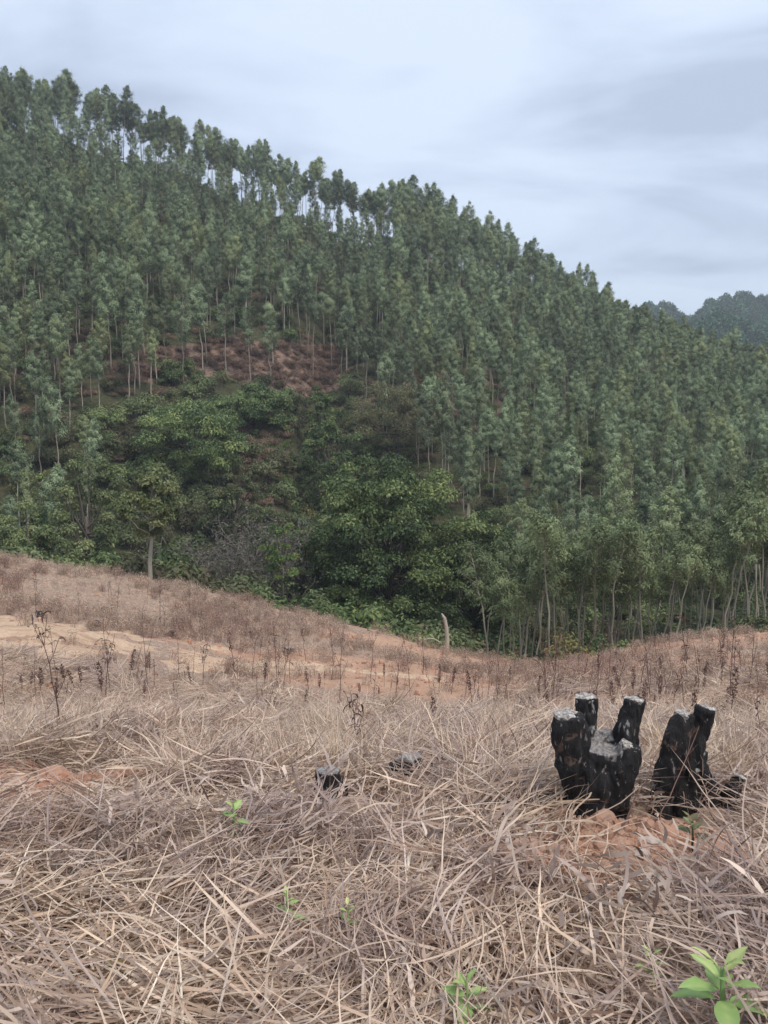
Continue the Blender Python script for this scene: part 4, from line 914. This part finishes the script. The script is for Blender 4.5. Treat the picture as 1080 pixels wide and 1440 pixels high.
for k in range(6):
    st, hd = dock(800+k, .34+.03*k); docks.append((st.mesh('dock_stem', [M['stalk']]), hd.mesh('seed_head', [M['stalk']])))
r = np.random.default_rng(17)
for k in range(84):
    px_ = r.uniform(540, 1090) if k % 3 else r.uniform(0, 540); py_ = r.uniform(955, 1035) if px_ > 540 else r.uniform(955, 1000)
    p = hit(px_, py_); d = docks[int(r.integers(0, 6))]; lab = ('dark upright dock seed spike in the grass right of the picture centre', 'dock spikes on the right of the brow') if px_ > 540 else ('dark upright dock seed spike in the grass before the track', 'dock spikes on the left of the brow')
    t = thing('dock_spike', 'dark seed spike on the brow '+spot(px_), 'dry weed', p, r.uniform(0, 6.28), r.uniform(.4, 1.35), 'dock spikes on the grassy brow'); t.rotation_euler = (r.normal()*.12, r.normal()*.12, r.uniform(0, 6.28)); part('stem', d[0], t); part('seed_head', d[1], t)
def twig(label, a, b, ha, hb, r0=.004, seed=0, mid=.0, side=2):
    pa = np.array(hit(*a)); pb = np.array(hit(*b)); pa[2] += ha; pb[2] += hb; r = np.random.default_rng(seed); t = np.linspace(0, 1, 9)
    P_ = pa+(pb-pa)*t[:, None]+np.array([0, 0, 1])*(mid*np.sin(t*math.pi))[:, None]+r.normal(size=(9, 3))*.004; m = MB(); tube(m, P_-pa, np.linspace(r0, r0*.4, 9), 5, tint=.5)
    for _ in range(side):
        k = r.integers(3, 7); d = norm(P_[k+1]-P_[k]+r.normal(size=3)*.004+np.array([0, 0, .02])); tube(m, [P_[k]-pa, P_[k]-pa+d*.08+r.normal(size=3)*.02], [r0*.4, r0*.2], 4, tint=.5, cap=False)
    o = m.build('twig', M['stalk'], None, tuple(pa)); tag(o, label, 'twig')
twig('dark twig leaning down to the right from the brow to the larger stump foot', (738, 1120), (690, 1075), .0, .30, .0045, 1)
twig('thin twig slanting up across the face of the smaller stump', (925, 1165), (985, 1130), .0, .42, .003, 2)
twig('second thin twig crossing the smaller stump the other way', (1010, 1165), (950, 1150), .0, .36, .003, 3)
twig('grey twig leaning on the right side of the larger stump', (870, 1175), (925, 1150), .0, .34, .004, 4)
twig('short twig lying against the foot of the larger stump', (800, 1178), (850, 1150), .0, .14, .0035, 5)
twig('long pale twig arching over the right edge straw', (1075, 1190), (1010, 1160), .0, .22, .003, 6, .05)

# ------------------------------------------------------------------ green seedlings
def leaf_blade(ln, wd, curl=.5, fold=.25, seed=0, rag=.04):
    r = np.random.default_rng(seed); nu, nv = 9, 5; t = np.linspace(0, 1, nu); s = np.linspace(-1, 1, nv)
    w_ = wd/2*np.interp(t, [0, .12, .3, .55, .8, 1], [.08, .5, .9, 1, .6, .02])*(1+rag*r.normal(size=nu)); an = curl*t; x = ln*np.cumsum(np.cos(an))/nu; z = -ln*np.cumsum(np.sin(an))/nu
    V = np.stack([np.broadcast_to(x[:, None], (nu, nv)), s[None]*w_[:, None], z[:, None]+np.abs(s)[None]*w_[:, None]*fold+.04*wd*np.sin(t*16)[:, None]*np.abs(s)[None]], -1)
    i = np.arange(nu-1)[:, None]*nv; j = np.arange(nv-1)[None]; return V.reshape(-1, 3), np.stack([i+j, i+nv+j, i+nv+j+1, i+j+1], -1).reshape(-1, 4)
def seedling(px_, py_, size, label, n=8, mat='sprout', seed=0, stem_h=.5, wr=.42):
    p = hit(px_, py_); s = size/F*p[1]; r = np.random.default_rng(seed); t = thing('seedling', label, 'seedling', p); m = MB(); h = s*stem_h+.09; tube(m, [(0, 0, -.03), (.004, 0, h*.5), (0, .003, h)], [s*.035, s*.03, s*.02], 6, tint=.2); m.build('stem', M[mat], t)
    for k in range(n):
        f = k/max(n-1, 1); ln = s*(.62-.28*f)*r.uniform(.85, 1.1); V, Q = leaf_blade(ln, ln*wr, r.uniform(.3, .9), .25, seed+k); lf = MB(); lf.add(V, Q, 0, np.clip(.25+.6*f+r.normal()*.1+np.tile([-.05, .04, .22, .04, -.05], 9)+r.normal(size=45)*.07, 0, 1)); o = lf.build('leaf', M[mat], t); o.location = (0, 0, h*(.55+.45*f)); o.rotation_euler = (r.normal()*.2, -(.1+1.0*f)*r.uniform(.8, 1.1), k*2.4+r.normal()*.3)
seedling(1012, 1478, 150, 'largest bright green seedling with broad pointed leaves, bottom right corner', 11, seed=1)
seedling(656, 1468, 84, 'bright green seedling with rounded leaves at the bottom edge right of centre', 9, seed=2, wr=.5)
seedling(329, 1190, 44, 'small pale green seedling in the straw left of the burnt stump', 6, seed=3, wr=.6)
seedling(403, 1320, 48, 'thin yellow green seedling in the lower straw left of centre', 8, seed=4)
seedling(489, 1330, 38, 'small lime seedling right of the thin yellow green one', 7, seed=5)
seedling(165, 1408, 44, 'yellowish seedling low in the left corner straw', 8, 'yellow_leaf', seed=6)
seedling(914, 1410, 58, 'thin pale green sprig left of the largest seedling', 10, seed=7, wr=.25)
seedling(972, 1204, 58, 'dull green weed on the red soil below the smaller stump', 10, 'shrub_leaf', 8, .3, .4)
seedling(8, 1285, 28, 'small green seedling at the left picture edge', 6, seed=9)
seedling(545, 1255, 18, 'tiny yellow green sprout near the middle of the straw', 4, seed=10)

# ------------------------------------------------------------------ haze
import bmesh
bm = bmesh.new(); bmesh.ops.create_cube(bm, size=1)
for v in bm.verts: v.co = Vector((v.co.x*3100, v.co.y*3100, -16 if v.co.z < 0 else 110))
me = bpy.data.meshes.new('haze'); bm.to_mesh(me); bm.free(); hz = bpy.data.objects.new('haze', me); C.objects.link(hz)
m = bpy.data.materials.new('haze_air'); m.use_nodes = True; t = m.node_tree; t.nodes.clear(); o = t.nodes.new('ShaderNodeOutputMaterial'); pv = t.nodes.new('ShaderNodeVolumePrincipled')
pv.inputs['Density'].default_value = .0007; pv.inputs['Color'].default_value = (.85, .91, 1.0, 1); pv.inputs['Anisotropy'].default_value = .2
t.links.new(pv.outputs[0], o.inputs['Volume']); me.materials.append(m); tag(hz, 'thin pale haze in the valley air', kind='stuff')
